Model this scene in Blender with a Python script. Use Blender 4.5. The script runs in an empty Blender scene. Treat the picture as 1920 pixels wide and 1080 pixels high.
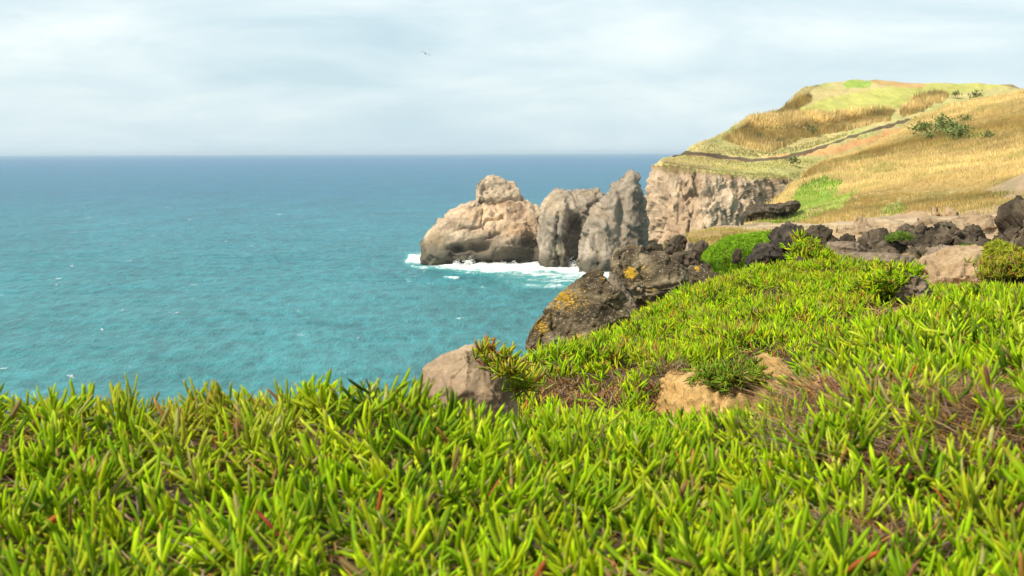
import bpy, math, random
import numpy as np
from mathutils import Matrix, Vector

random.seed(7)
RNG = np.random.default_rng(7)
S = bpy.context.scene
COL = S.collection

# ------------------------------------------------------------------ camera
CAM = np.array([0.0, 0.0, 30.0])
FPX = 2600.0                      # focal length in pixels of a 1920 wide frame
PITCH = math.atan((540 - 287.0) / FPX)
ROLL = math.radians(0.18)
f_ = np.array([0, math.cos(PITCH), -math.sin(PITCH)])
r0 = np.array([1.0, 0, 0]); u0 = np.array([0, math.sin(PITCH), math.cos(PITCH)])
r_ = math.cos(ROLL) * r0 - math.sin(ROLL) * u0
u_ = math.sin(ROLL) * r0 + math.cos(ROLL) * u0
cd = bpy.data.cameras.new('camera'); cam = bpy.data.objects.new('camera', cd); COL.objects.link(cam)
M = Matrix(((r_[0], u_[0], -f_[0], CAM[0]), (r_[1], u_[1], -f_[1], CAM[1]), (r_[2], u_[2], -f_[2], CAM[2]), (0, 0, 0, 1)))
cam.matrix_world = M
cd.sensor_width = 36; cd.lens = FPX / 1920 * 36
cd.clip_start = 0.05; cd.clip_end = 150000
cd.dof.use_dof = True; cd.dof.focus_distance = 9.0; cd.dof.aperture_fstop = 16
S.camera = cam

# ------------------------------------------------------------------ world and sun
SUN_EL, SUN_AZ = math.radians(48), math.radians(-128)     # azimuth measured clockwise from +Y
w = bpy.data.worlds.new('World'); S.world = w; w.use_nodes = True
nt = w.node_tree; nt.nodes.clear()
def N(tree, t, **k):
    n = tree.nodes.new(t)
    for a, b in k.items(): setattr(n, a, b)
    return n
def mathn(tree, op, a, b=None, clamp=False):
    n = N(tree, 'ShaderNodeMath', operation=op); n.use_clamp = clamp
    for i, v in enumerate((a, b)):
        if v is None: continue
        if isinstance(v, (int, float)): n.inputs[i].default_value = v
        else: tree.links.new(v, n.inputs[i])
    return n.outputs[0]
def ramp(tree, fac, stops, interp='LINEAR'):
    n = N(tree, 'ShaderNodeValToRGB'); cr = n.color_ramp; cr.interpolation = interp
    while len(cr.elements) > 1: cr.elements.remove(cr.elements[-1])
    for i, (p, c) in enumerate(stops):
        e = cr.elements[0] if i == 0 else cr.elements.new(p)
        e.position = p
        if isinstance(c, (int, float)): c = (c, c, c)
        e.color = (*c[:3], 1)
    tree.links.new(fac, n.inputs[0]); return n.outputs[0]
def mixc(tree, fac, a, b, mode='MIX'):
    n = N(tree, 'ShaderNodeMix', data_type='RGBA', blend_type=mode)
    for i, v in ((0, fac), (6, a), (7, b)):
        if isinstance(v, (int, float)): n.inputs[i].default_value = v
        elif isinstance(v, tuple): n.inputs[i].default_value = (*v[:3], 1)
        else: tree.links.new(v, n.inputs[i])
    return n.outputs[2]
sky = N(nt, 'ShaderNodeTexSky', sky_type='NISHITA'); sky.sun_disc = False
sky.sun_elevation = SUN_EL; sky.sun_rotation = SUN_AZ; sky.air_density = 1.0; sky.dust_density = 1.5
tc = N(nt, 'ShaderNodeTexCoord'); sep = N(nt, 'ShaderNodeSeparateXYZ'); nt.links.new(tc.outputs['Generated'], sep.inputs[0])
zc = mathn(nt, 'ADD', mathn(nt, 'MAXIMUM', sep.outputs[2], 0.0), 0.22)
cx = mathn(nt, 'DIVIDE', sep.outputs[0], zc); cy = mathn(nt, 'DIVIDE', sep.outputs[1], zc)
cb = N(nt, 'ShaderNodeCombineXYZ'); nt.links.new(cx, cb.inputs[0]); nt.links.new(cy, cb.inputs[1])
mp = N(nt, 'ShaderNodeMapping'); nt.links.new(cb.outputs[0], mp.inputs[0])
mp.inputs['Scale'].default_value = (1.5, 1.7, 1); mp.inputs['Location'].default_value = (3.1, 1.2, 0); mp.inputs['Rotation'].default_value = (0, 0, 0.12)
n1 = N(nt, 'ShaderNodeTexNoise'); n1.inputs['Scale'].default_value = 0.9; n1.inputs['Detail'].default_value = 9; n1.inputs['Roughness'].default_value = 0.56; n1.inputs['Distortion'].default_value = 0.35
nt.links.new(mp.outputs[0], n1.inputs[0])
cloud = ramp(nt, n1.outputs[0], [(0.33, (3.6, 4.7, 5.25)), (0.44, (4.4, 5.35, 5.75)), (0.54, (5.2, 5.95, 6.15)), (0.66, (6.3, 6.75, 6.7))])
lowz = ramp(nt, sep.outputs[2], [(0.0, 1), (0.09, 0)])
cloud = mixc(nt, mathn(nt, 'MULTIPLY', lowz, 0.55), cloud, (4.5, 5.6, 6.1))
SKYMIX = 0.86
skc = mixc(nt, SKYMIX, sky.outputs[0], cloud)
bg = N(nt, 'ShaderNodeBackground'); bg.inputs[1].default_value = 0.085
out = N(nt, 'ShaderNodeOutputWorld'); nt.links.new(skc, bg.inputs[0]); nt.links.new(bg.outputs[0], out.inputs[0])
sd = bpy.data.lights.new('sun', 'SUN'); sd.energy = 3.4; sd.angle = math.radians(11); sd.color = (1, 0.91, 0.74)
so = bpy.data.objects.new('sun', sd); COL.objects.link(so)
sv = Vector((math.sin(SUN_AZ) * math.cos(SUN_EL), math.cos(SUN_AZ) * math.cos(SUN_EL), math.sin(SUN_EL)))
so.rotation_euler = sv.to_track_quat('Z', 'Y').to_euler()
S.view_settings.view_transform = 'Standard'; S.view_settings.look = 'None'
S.view_settings.exposure = 0.95; S.view_settings.gamma = 1
S.cycles.max_bounces = 5; S.cycles.diffuse_bounces = 3; S.cycles.glossy_bounces = 2; S.cycles.transmission_bounces = 2; S.cycles.transparent_max_bounces = 4
S.cycles.caustics_reflective = False; S.cycles.caustics_refractive = False
S.cycles.sample_clamp_indirect = 4; S.cycles.volume_bounces = 0

# ------------------------------------------------------------------ maths helpers
def at(px, py, Y):
    px, py, Y = np.broadcast_arrays(np.asarray(px, float), np.asarray(py, float), np.asarray(Y, float))
    d = f_ + ((px - 960) / FPX)[..., None] * r_ + ((540 - py) / FPX)[..., None] * u_
    return CAM + d * (Y / d[..., 1])[..., None]
def atz(px, Y, z):          # point at image column px, depth Y and height z relative to the camera
    px, Y, z = np.broadcast_arrays(np.asarray(px, float), np.asarray(Y, float), np.asarray(z, float))
    X = (px - 960) / FPX * Y * 1.004
    return np.stack([X, Y, CAM[2] + z], -1)
def proj(P):
    q = P - CAM; zf = q @ f_
    return 960 + FPX * (q @ r_) / zf, 540 - FPX * (q @ u_) / zf
def _hash(ix, iy, iz, s):
    h = (ix.astype(np.int64) * 374761393 + iy.astype(np.int64) * 668265263 + iz.astype(np.int64) * 2147483647 + s * 974634777) & 0xffffffff
    h = ((h ^ (h >> 13)) * 1274126177) & 0xffffffff
    h = ((h ^ (h >> 16)) * 2246822519) & 0xffffffff
    return (h ^ (h >> 15)) & 0xffffffff
def vnoise(P, s=0):         # gradient noise in about -1..1
    i = np.floor(P).astype(np.int64); f = P - i; u = f * f * f * (f * (f * 6 - 15) + 10); r = 0
    for dx in (0, 1):
        for dy in (0, 1):
            for dz in (0, 1):
                h = _hash(i[:, 0] + dx, i[:, 1] + dy, i[:, 2] + dz, s)
                gx = (h & 1023) / 511.5 - 1; gy = ((h >> 10) & 1023) / 511.5 - 1; gz = ((h >> 20) & 1023) / 511.5 - 1
                wgt = (u[:, 0] if dx else 1 - u[:, 0]) * (u[:, 1] if dy else 1 - u[:, 1]) * (u[:, 2] if dz else 1 - u[:, 2])
                r = r + wgt * (gx * (f[:, 0] - dx) + gy * (f[:, 1] - dy) + gz * (f[:, 2] - dz))
    return r * 1.3
def fbm(P, s=0, o=4, g=0.5):
    r = 0; a = 1; P = np.asarray(P, float)
    for k in range(o): r = r + a * vnoise(P * 2 ** k + k * 17.3, s + k); a *= g
    return r
def ridged(P, s=0, o=4):
    r = 0; a = 1
    for k in range(o): r = r + a * (1 - 2 * np.abs(vnoise(P * 2 ** k + 9.1 * k, s + k))); a *= 0.5
    return r / 2
def voro(P, s=0):           # F1, F2, id hash, vector to the nearest point
    i = np.floor(P).astype(np.int64); n = len(P)
    F1 = np.full(n, 9.0); F2 = np.full(n, 9.0); ID = np.zeros(n, np.int64); V = np.zeros((n, 3))
    for dx in (-1, 0, 1):
        for dy in (-1, 0, 1):
            for dz in (-1, 0, 1):
                a, b, c = i[:, 0] + dx, i[:, 1] + dy, i[:, 2] + dz
                h = _hash(a, b, c, s)
                q = np.stack([a + (h & 1023) / 1023, b + ((h >> 10) & 1023) / 1023, c + ((h >> 20) & 1023) / 1023], -1) - P
                d = np.sqrt((q ** 2).sum(1)); m = d < F1
                F2 = np.where(m, F1, np.minimum(F2, d)); F1 = np.where(m, d, F1); ID = np.where(m, h, ID); V[m] = q[m]
    return F1, F2, ID, V
def facets(P, s=0):         # broken-rock planes: each cell tilts its own way
    F1, F2, ID, V = voro(P, s)
    n = np.stack([(ID & 255) / 127.5 - 1, ((ID >> 8) & 255) / 127.5 - 1, ((ID >> 16) & 255) / 127.5 - 1], -1)
    return (V * n).sum(1) + ((ID >> 5) & 127) / 254 - 0.25, F2 - F1
def inpoly(x, y, poly):
    x = np.asarray(x); y = np.asarray(y); c = np.zeros(x.shape, bool); n = len(poly)
    for i in range(n):
        x1, y1 = poly[i]; x2, y2 = poly[(i + 1) % n]
        if y1 == y2: continue
        c ^= ((y1 > y) != (y2 > y)) & (x < (x2 - x1) * (y - y1) / (y2 - y1) + x1)
    return c
def polydist(x, y, line):   # distance to an open polyline
    d = np.full(np.shape(x), 1e9)
    for (x1, y1), (x2, y2) in zip(line[:-1], line[1:]):
        t = np.clip(((x - x1) * (x2 - x1) + (y - y1) * (y2 - y1)) / max((x2 - x1) ** 2 + (y2 - y1) ** 2, 1e-6), 0, 1)
        d = np.minimum(d, np.hypot(x - x1 - t * (x2 - x1), y - y1 - t * (y2 - y1)))
    return d
def sm(a, b, x): t = np.clip((x - a) / (b - a), 0, 1); return t * t * (3 - 2 * t)

# ------------------------------------------------------------------ object helpers
def tag(o, label=None, cat=None, group=None, kind=None):
    for k, v in (('label', label), ('category', cat), ('group', group), ('kind', kind)):
        if v: o[k] = v
    return o
def mesh_np(name, V, F, mat=None, parent=None, col=None, smooth=True, link=True, extra=None):
    me = bpy.data.meshes.new(name); V = np.asarray(V, np.float32); F = np.asarray(F, np.int32); k = F.shape[1]
    me.vertices.add(len(V)); me.vertices.foreach_set('co', V.ravel())
    me.loops.add(F.size); me.loops.foreach_set('vertex_index', F.ravel())
    me.polygons.add(len(F)); me.polygons.foreach_set('loop_start', np.arange(0, F.size, k, dtype=np.int32))
    me.polygons.foreach_set('loop_total', np.full(len(F), k, np.int32))
    if smooth: me.polygons.foreach_set('use_smooth', np.ones(len(F), bool))
    if col is not None:
        a = me.color_attributes.new('tint', 'FLOAT_COLOR', 'POINT')
        c = np.ones((len(V), 4), np.float32); c[:, :3] = col; a.data.foreach_set('color', c.ravel())
    for nm, arr in (extra or {}).items():
        a = me.attributes.new(nm, 'FLOAT', 'POINT'); a.data.foreach_set('value', np.asarray(arr, np.float32))
    me.update(calc_edges=True)
    if mat: me.materials.append(mat)
    o = bpy.data.objects.new(name, me)
    if link: COL.objects.link(o)
    if parent: o.parent = parent
    return o
def grid_faces(nv, nu):
    i = np.arange(nv * nu).reshape(nv, nu)
    return np.stack([i[:-1, :-1], i[:-1, 1:], i[1:, 1:], i[1:, :-1]], -1).reshape(-1, 4)
def gnormals(P):
    du = np.gradient(P, axis=1); dv = np.gradient(P, axis=0); n = np.cross(du, dv)
    return n / np.maximum(np.linalg.norm(n, axis=-1, keepdims=True), 1e-9)
def empty(name, loc, label, cat, group=None):
    o = bpy.data.objects.new(name, None); COL.objects.link(o); o.location = loc; o.empty_display_size = 0.1
    return tag(o, label, cat, group)
def adopt(child, root):     # parent without moving
    child.parent = root; child.matrix_parent_inverse = Matrix.Translation(-Vector(root.location))

# ------------------------------------------------------------------ materials
def newmat(name):
    m = bpy.data.materials.new(name); m.use_nodes = True; t = m.node_tree; t.nodes.clear()
    o = N(t, 'ShaderNodeOutputMaterial'); b = N(t, 'ShaderNodeBsdfPrincipled'); t.links.new(b.outputs[0], o.inputs[0])
    return m, t, b, o
def noise(t, scale, detail=5, rough=0.55, vec=None, dist=0):
    n = N(t, 'ShaderNodeTexNoise'); n.inputs['Scale'].default_value = scale; n.inputs['Detail'].default_value = detail
    n.inputs['Roughness'].default_value = rough; n.inputs['Distortion'].default_value = dist
    if vec is None:
        g = N(t, 'ShaderNodeNewGeometry'); vec = g.outputs['Position']
    t.links.new(vec, n.inputs['Vector']); return n.outputs[0]
def scaled(t, sc, rot=(0, 0, 0)):
    g = N(t, 'ShaderNodeNewGeometry'); m = N(t, 'ShaderNodeMapping'); m.inputs['Scale'].default_value = sc; m.inputs['Rotation'].default_value = rot
    t.links.new(g.outputs['Position'], m.inputs[0]); return m.outputs[0]
def bump(t, b, h, strength, dist):
    n = N(t, 'ShaderNodeBump'); n.inputs['Strength'].default_value = strength; n.inputs['Distance'].default_value = dist
    t.links.new(h, n.inputs['Height']); t.links.new(n.outputs[0], b.inputs['Normal'])
def attr(t, name):
    a = N(t, 'ShaderNodeAttribute'); a.attribute_name = name; return a
def rock_mat(name, unit, c, lichen=(0.50, 0.30, 0.025), speck=(0.45, 0.43, 0.36), speck_at=0.66, bumpd=0.02, wet=False, stretch=(1, 1, 1), tinted=False):
    """unit: size of the main colour patches in metres"""
    m, t, b, o = newmat(name); v = scaled(t, tuple(s / unit for s in stretch))
    base = ramp(t, noise(t, 1.0, 9, 0.62, v, 0.3), [(0.28, c[0]), (0.45, c[1]), (0.58, c[2]), (0.75, c[3])])
    if tinted:
        base = mixc(t, 1.0, base, attr(t, 'tint').outputs['Color'], 'MULTIPLY')
    fine = noise(t, 9.0, 6, 0.7, v)
    base = mixc(t, 1.0, base, ramp(t, fine, [(0.3, 0.72), (0.7, 1.25)]), 'MULTIPLY')
    sp = ramp(t, noise(t, 14.0, 4, 0.7, v), [(speck_at, 0), (speck_at + 0.04, 1)])
    base = mixc(t, mathn(t, 'MULTIPLY', sp, 0.8), base, speck)
    if lichen:
        la = attr(t, 'lichen').outputs['Fac']
        ln = mathn(t, 'ADD', mathn(t, 'MULTIPLY', noise(t, 13.0, 6, 0.75, v), 1.0), mathn(t, 'MULTIPLY', la, 0.30))
        base = mixc(t, ramp(t, ln, [(0.735, 0), (0.775, 1)]), base, mixc(t, fine, tuple(x * 0.75 for x in lichen), tuple(x * 1.25 for x in lichen)))
    if wet:
        wa = attr(t, 'wet').outputs['Fac']
        base = mixc(t, wa, base, mixc(t, fine, (0.07, 0.068, 0.048), (0.15, 0.125, 0.095)))
    t.links.new(base, b.inputs['Base Color']); b.inputs['Roughness'].default_value = 0.9; b.inputs['Specular IOR Level'].default_value = 0.2
    h = mathn(t, 'ADD', noise(t, 5.0, 9, 0.68, v), mathn(t, 'MULTIPLY', noise(t, 30.0, 4, 0.7, v), 0.3))
    bump(t, b, h, 0.9, bumpd)
    return m
def tint_mat(name, unit, bumpd, rough=0.9, lo=0.7, hi=1.3, stretch=(1, 1, 1)):
    m, t, b, o = newmat(name); v = scaled(t, tuple(s / unit for s in stretch))
    base = mixc(t, 1.0, attr(t, 'tint').outputs['Color'], ramp(t, noise(t, 1.0, 8, 0.68, v), [(0.3, lo), (0.7, hi)]), 'MULTIPLY')
    t.links.new(base, b.inputs['Base Color']); b.inputs['Roughness'].default_value = rough; b.inputs['Specular IOR Level'].default_value = 0.15
    bump(t, b, noise(t, 3.0, 8, 0.7, v), 0.8, bumpd)
    return m
def leaf_mat(name, gloss=0.55, trans=0.42):
    m, t, b, o = newmat(name); c = attr(t, 'tint').outputs['Color']
    c = mixc(t, 1.0, c, ramp(t, noise(t, 60.0, 3, 0.6), [(0.3, 0.85), (0.7, 1.12)]), 'MULTIPLY')
    t.links.new(c, b.inputs['Base Color']); b.inputs['Roughness'].default_value = gloss; b.inputs['Specular IOR Level'].default_value = 0.14
    tr = N(t, 'ShaderNodeBsdfTranslucent'); t.links.new(mixc(t, 1.0, c, (1.2, 1.15, 0.5), 'MULTIPLY'), tr.inputs[0])
    mx = N(t, 'ShaderNodeMixShader'); mx.inputs[0].default_value = trans
    t.links.new(b.outputs[0], mx.inputs[1]); t.links.new(tr.outputs[0], mx.inputs[2]); t.links.new(mx.outputs[0], o.inputs[0])
    return m
M_LEAF = leaf_mat('fleshy_leaf'); M_BLADE = leaf_mat('dry_blade', 0.8, 0.2)
M_SOIL = tint_mat('plant_litter_soil', 0.05, 0.012, stretch=(1, 1, 1))
M_MID = tint_mat('coast_soil', 1.2, 0.10)
M_HILL = tint_mat('hillside', 6.0, 0.8, lo=0.78, hi=1.22)
M_STACK = rock_mat('tuff', 9.0, [(0.24, 0.175, 0.12), (0.39, 0.30, 0.21), (0.49, 0.385, 0.27), (0.56, 0.46, 0.345)], None, (0.16, 0.12, 0.09), 0.72, 0.7, True, (1, 1, 1.2), True)
M_GREYSTACK = rock_mat('weathered_tuff', 6.0, [(0.15, 0.12, 0.09), (0.26, 0.215, 0.165), (0.36, 0.30, 0.235), (0.46, 0.39, 0.31)], None, (0.42, 0.36, 0.28), 0.72, 0.7, True, (1, 1, 0.8), True)
M_CLIFF = rock_mat('cliff_tuff', 8.0, [(0.24, 0.175, 0.12), (0.42, 0.315, 0.215), (0.52, 0.40, 0.28), (0.60, 0.49, 0.36)], None, (0.2, 0.15, 0.1), 0.74, 0.6, True, (1, 1, 0.4), True)
M_LICHEN = rock_mat('lichen_basalt', 0.22, [(0.035, 0.026, 0.018), (0.095, 0.070, 0.042), (0.20, 0.155, 0.095), (0.36, 0.29, 0.19)], speck=(0.55, 0.50, 0.38), speck_at=0.60, bumpd=0.03, stretch=(0.8, 0.8, 1.3))
M_LAVA = rock_mat('black_lava', 0.8, [(0.022, 0.017, 0.011), (0.050, 0.038, 0.026), (0.100, 0.078, 0.052), (0.20, 0.16, 0.11)], speck=(0.14, 0.12, 0.1), speck_at=0.68, bumpd=0.06)
M_LAVAN = rock_mat('near_lava', 0.25, [(0.022, 0.019, 0.017), (0.045, 0.037, 0.03), (0.09, 0.072, 0.056), (0.16, 0.13, 0.10)], speck=(0.30, 0.27, 0.22), speck_at=0.645, bumpd=0.03)
M_SLAB = rock_mat('weathered_slab', 0.3, [(0.11, 0.078, 0.052), (0.20, 0.15, 0.105), (0.27, 0.205, 0.15), (0.37, 0.30, 0.22)], speck=(0.5, 0.46, 0.38), speck_at=0.68, bumpd=0.03, stretch=(0.6, 0.6, 2.2))
M_BROWN = rock_mat('brown_boulder', 0.25, [(0.17, 0.118, 0.075), (0.235, 0.165, 0.108), (0.30, 0.22, 0.145), (0.37, 0.28, 0.19)], None, (0.1, 0.075, 0.055), 0.70, 0.006)
M_EARTH = rock_mat('ochre_earth', 0.25, [(0.22, 0.125, 0.045), (0.38, 0.235, 0.085), (0.47, 0.30, 0.12), (0.54, 0.37, 0.17)], None, (0.2, 0.13, 0.06), 0.70, 0.02)
M_LEDGE = rock_mat('layered_earth', 1.6, [(0.16, 0.105, 0.06), (0.27, 0.19, 0.115), (0.36, 0.265, 0.165), (0.47, 0.37, 0.255)], None, (0.12, 0.09, 0.06), 0.66, 0.12, stretch=(.5, .5, 2.5))
M_SAND = rock_mat('pale_earth', 0.8, [(0.19, 0.12, 0.065), (0.31, 0.21, 0.12), (0.39, 0.28, 0.17), (0.47, 0.36, 0.24)], None, (0.2, 0.14, 0.09), 0.70, 0.06)

# ------------------------------------------------------------------ sculpted rocks
def lump(poly, Y, T, box=0.62, shift=0.0):
    """closed volume whose outline from the front is poly (image px at depth Y), T metres half-thickness"""
    P = at([p[0] for p in poly], [p[1] for p in poly], Y); q = P[:, [0, 2]]
    c = q.mean(0); area = 0; cc = np.zeros(2)
    for i in range(len(q)):
        a, b = q[i], q[(i + 1) % len(q)]; k = a[0] * b[1] - b[0] * a[1]; area += k; cc += (a + b) * k
    if abs(area) > 1e-9: c = cc / (3 * area)
    nth, nph = 64, 22; th = np.arange(nth) * 2 * math.pi / nth; r = np.zeros(nth)
    for k, t in enumerate(th):
        d = np.array([math.cos(t), math.sin(t)]); best = 0
        for i in range(len(q)):
            a, b = q[i] - c, q[(i + 1) % len(q)] - c; e = b - a; den = d[0] * e[1] - d[1] * e[0]
            if abs(den) < 1e-12: continue
            u = (a[0] * e[1] - a[1] * e[0]) / den; v = (a[0] * d[1] - a[1] * d[0]) / den
            if u > 0 and -1e-6 <= v <= 1 + 1e-6: best = max(best, u)
        r[k] = best
    V = []; ph = np.linspace(-math.pi / 2, math.pi / 2, nph + 2)[1:-1]
    for p in ph:
        cr = abs(math.cos(p)) ** box; sn = math.copysign(abs(math.sin(p)) ** 0.8, p)
        V.append(np.stack([c[0] + r * cr * np.cos(th), np.full(nth, Y + shift + T * sn), c[1] + r * cr * np.sin(th)], -1))
    V = np.concatenate(V); n = len(V)
    V = np.concatenate([V, [[c[0], Y + shift - T, c[1]], [c[0], Y + shift + T, c[1]]]])
    F = []
    for i in range(nph - 1):
        for j in range(nth):
            a, b = i * nth + j, i * nth + (j + 1) % nth
            F.append((a, b, b + nth)); F.append((a, b + nth, a + nth))
    for j in range(nth):
        F.append((n, (j + 1) % nth, j)); o = (nph - 1) * nth; F.append((n + 1, o + j, o + (j + 1) % nth))
    return V, np.array(F)
def remesh(V, F, voxel):
    o = mesh_np('raw', V, F); md = o.modifiers.new('r', 'REMESH'); md.mode = 'VOXEL'; md.voxel_size = voxel
    dg = bpy.context.evaluated_depsgraph_get(); dg.update(); ev = o.evaluated_get(dg); me = ev.to_mesh()
    nv = np.zeros(len(me.vertices) * 3, np.float32); me.vertices.foreach_get('co', nv)
    nn = np.zeros(len(me.vertices) * 3, np.float32); me.vertices.foreach_get('normal', nn)
    nl = np.zeros(len(me.loops), np.int32); me.loops.foreach_get('vertex_index', nl)
    ev.to_mesh_clear(); m = o.data; bpy.data.objects.remove(o); bpy.data.meshes.remove(m)
    return nv.reshape(-1, 3).astype(float), nn.reshape(-1, 3).astype(float), nl.reshape(-1, 4)
def vnorm(V, F):
    a = np.cross(V[F[:, 2]] - V[F[:, 0]], V[F[:, 3]] - V[F[:, 1]]); n = np.zeros_like(V)
    for k in range(4): np.add.at(n, F[:, k], a)
    return n / np.maximum(np.linalg.norm(n, axis=1, keepdims=True), 1e-12)
def rock(name, label, cat, lumps, mat, voxel, size, amp, fac=1.0, strat=0.0, knob=0.0, cracks=(), dents=(), lichen=(), wet=None,
         group=None, seed=0, stretch=(1, 1, 1), tints=(), smooth=True, groove=.10, cuts=0):
    VV, FF, n = [], [], 0
    for L in lumps:
        v, f = lump(*L); VV.append(v); FF.append(f + n); n += len(v)
    V, Nn, F = remesh(np.concatenate(VV), np.concatenate(FF), voxel * 1.17)
    if cuts:                    # flat broken faces: planes shave the rounded mass
        rc = np.random.default_rng(seed + 900); c_ = V.mean(0); ext = V.max(0) - V.min(0); scl = np.maximum(ext, 1e-6)
        for _ in range(cuts):
            n = np.array([rc.normal(0, .6), -1, rc.normal(0, .55)]); n /= np.linalg.norm(n)
            q = ((V - c_) / scl) @ n; lim = q.max() * rc.uniform(.58, .86); over = np.maximum(0, q - lim)
            V = V - over[:, None] * n * scl * .92
        Nn = vnorm(V, F); Nn *= np.sign((Nn * (V - c_)).sum(1).mean())
    st = np.array(stretch); px, py = proj(V); pxm = V[:, 1].mean() / FPX   # metres per px
    # big forms first
    d = 0.4 * fbm(V / size * st, seed, 2)
    V = V + Nn * (d * amp)[:, None]
    if fac:
        q = V / size * 1.6 * st + 0.25 * fbm(V / size * 3, seed + 5, 2)[:, None]
        fc, edge = facets(q, seed + 11); V = V + Nn * (fc * amp * 0.62 * fac - amp * groove * fac * (1 - sm(0, 0.08, edge)))[:, None]
        fc, edge = facets(V / size * 4.2 * st, seed + 12); V = V + Nn * (fc * amp * 0.26 * fac)[:, None]
        fc, edge = facets(V / size * 10 * st, seed + 13); V = V + Nn * (fc * amp * 0.13 * fac)[:, None]
    if knob:
        F1, F2, ID, _ = voro(V / size * 3.0 * st, seed + 21); V = V + Nn * (knob * amp * (0.45 - F1))[:, None]
        F1, F2, ID, _ = voro(V / size * 7.0, seed + 22); V = V + Nn * (knob * amp * 0.45 * (0.45 - F1))[:, None]
    if strat:
        zz = V[:, 2] / size * 5 + 0.5 * vnoise(V / size * 1.3, seed + 31) + V[:, 0] / size * 0.7
        V = V + Nn * (strat * amp * (vnoise(np.stack([V[:, 0] / size * .4, V[:, 1] / size * .4, zz * 1.5], -1), seed + 33)))[:, None]
    V = V + Nn * (amp * 0.16 * fbm(V / size * 9, seed + 41, 3))[:, None]
    front = sm(0.25, -0.35, Nn[:, 1])
    for (line, wd, dp) in cracks:
        wob = 3 * wd * vnoise(np.stack([px, py, px * 0], -1) / (9 * wd), seed + 51)
        V = V - Nn * (dp * np.exp(-(polydist(px + wob, py + wob, line) / wd) ** 2))[:, None]
    for (x, y, rx, ry, dp) in dents:
        g = np.exp(-(((px - x) / rx) ** 2 + ((py - y) / ry) ** 2)) * front
        V[:, 1] += g * dp
    ex = {}
    if lichen:
        a = np.zeros(len(V))
        for (x, y, rx, ry, s_) in lichen: a = np.maximum(a, s_ * np.exp(-(((px - x) / rx) ** 2 + ((py - y) / ry) ** 2)))
        ex['lichen'] = a
    if wet is not None:
        ex['wet'] = 1 - sm(wet * 0.45, wet * 1.3, V[:, 2] + wet * 0.5 * fbm(V / 6, 77, 3))
    col = np.ones((len(V), 3))
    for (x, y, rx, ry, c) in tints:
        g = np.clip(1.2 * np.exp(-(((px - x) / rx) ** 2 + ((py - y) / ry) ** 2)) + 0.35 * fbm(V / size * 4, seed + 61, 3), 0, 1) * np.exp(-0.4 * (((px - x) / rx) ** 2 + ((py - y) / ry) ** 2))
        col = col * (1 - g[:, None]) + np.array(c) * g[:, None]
    c0 = V.mean(0); c0[2] = V[:, 2].min()
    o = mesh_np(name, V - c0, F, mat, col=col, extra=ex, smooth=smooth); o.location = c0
    return tag(o, label, cat, group)

# ------------------------------------------------------------------ terrain sheets
def smooth_grid(P, n):
    for _ in range(n):
        P[1:-1, 1:-1] = (P[1:-1, 1:-1] * 2 + P[:-2, 1:-1] + P[2:, 1:-1] + P[1:-1, :-2] + P[1:-1, 2:]) / 6
    return P
def sheet(rows, px0, px1, nu, per):
    """rows: (Y, [(px, py or ('z', z)) ...]) -> grid of world points"""
    pxs = np.linspace(px0, px1, nu); out = []
    for Y, pts in rows:
        rr = lambda x_: 4 * float(sm(1000, 1060, x_) * (1 - sm(1300, 1420, x_))) if 7.5 < Y < 12.9 else 0
        xs, zs = [], []; low = lambda x_: (-2 + 20 * float(sm(650, 900, x_)) - 58 * float(sm(1360, 1600, x_))) if 1.7 < Y < 3.6 else (-10 * float(sm(1380, 1640, x_)) if Y < 1.6 else 0)
        for x, v in pts:
            xs.append(x); zs.append(v[1] if isinstance(v, tuple) else at(x, v + low(x) + rr(x), Y)[2] - CAM[2])
        out.append((Y, np.interp(pxs, xs, zs)))
    Ys = np.array([r[0] for r in out]); Z = np.array([r[1] for r in out])
    YY = np.concatenate([np.linspace(Ys[i], Ys[i + 1], per[i] if isinstance(per, list) else per, endpoint=False) for i in range(len(Ys) - 1)] + [[Ys[-1]]])
    ZZ = np.stack([np.interp(YY, Ys, Z[:, j]) for j in range(nu)], 1)
    P = atz(pxs[None, :], YY[:, None], ZZ)
    return P
def z(v): return ('z', v)
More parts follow.
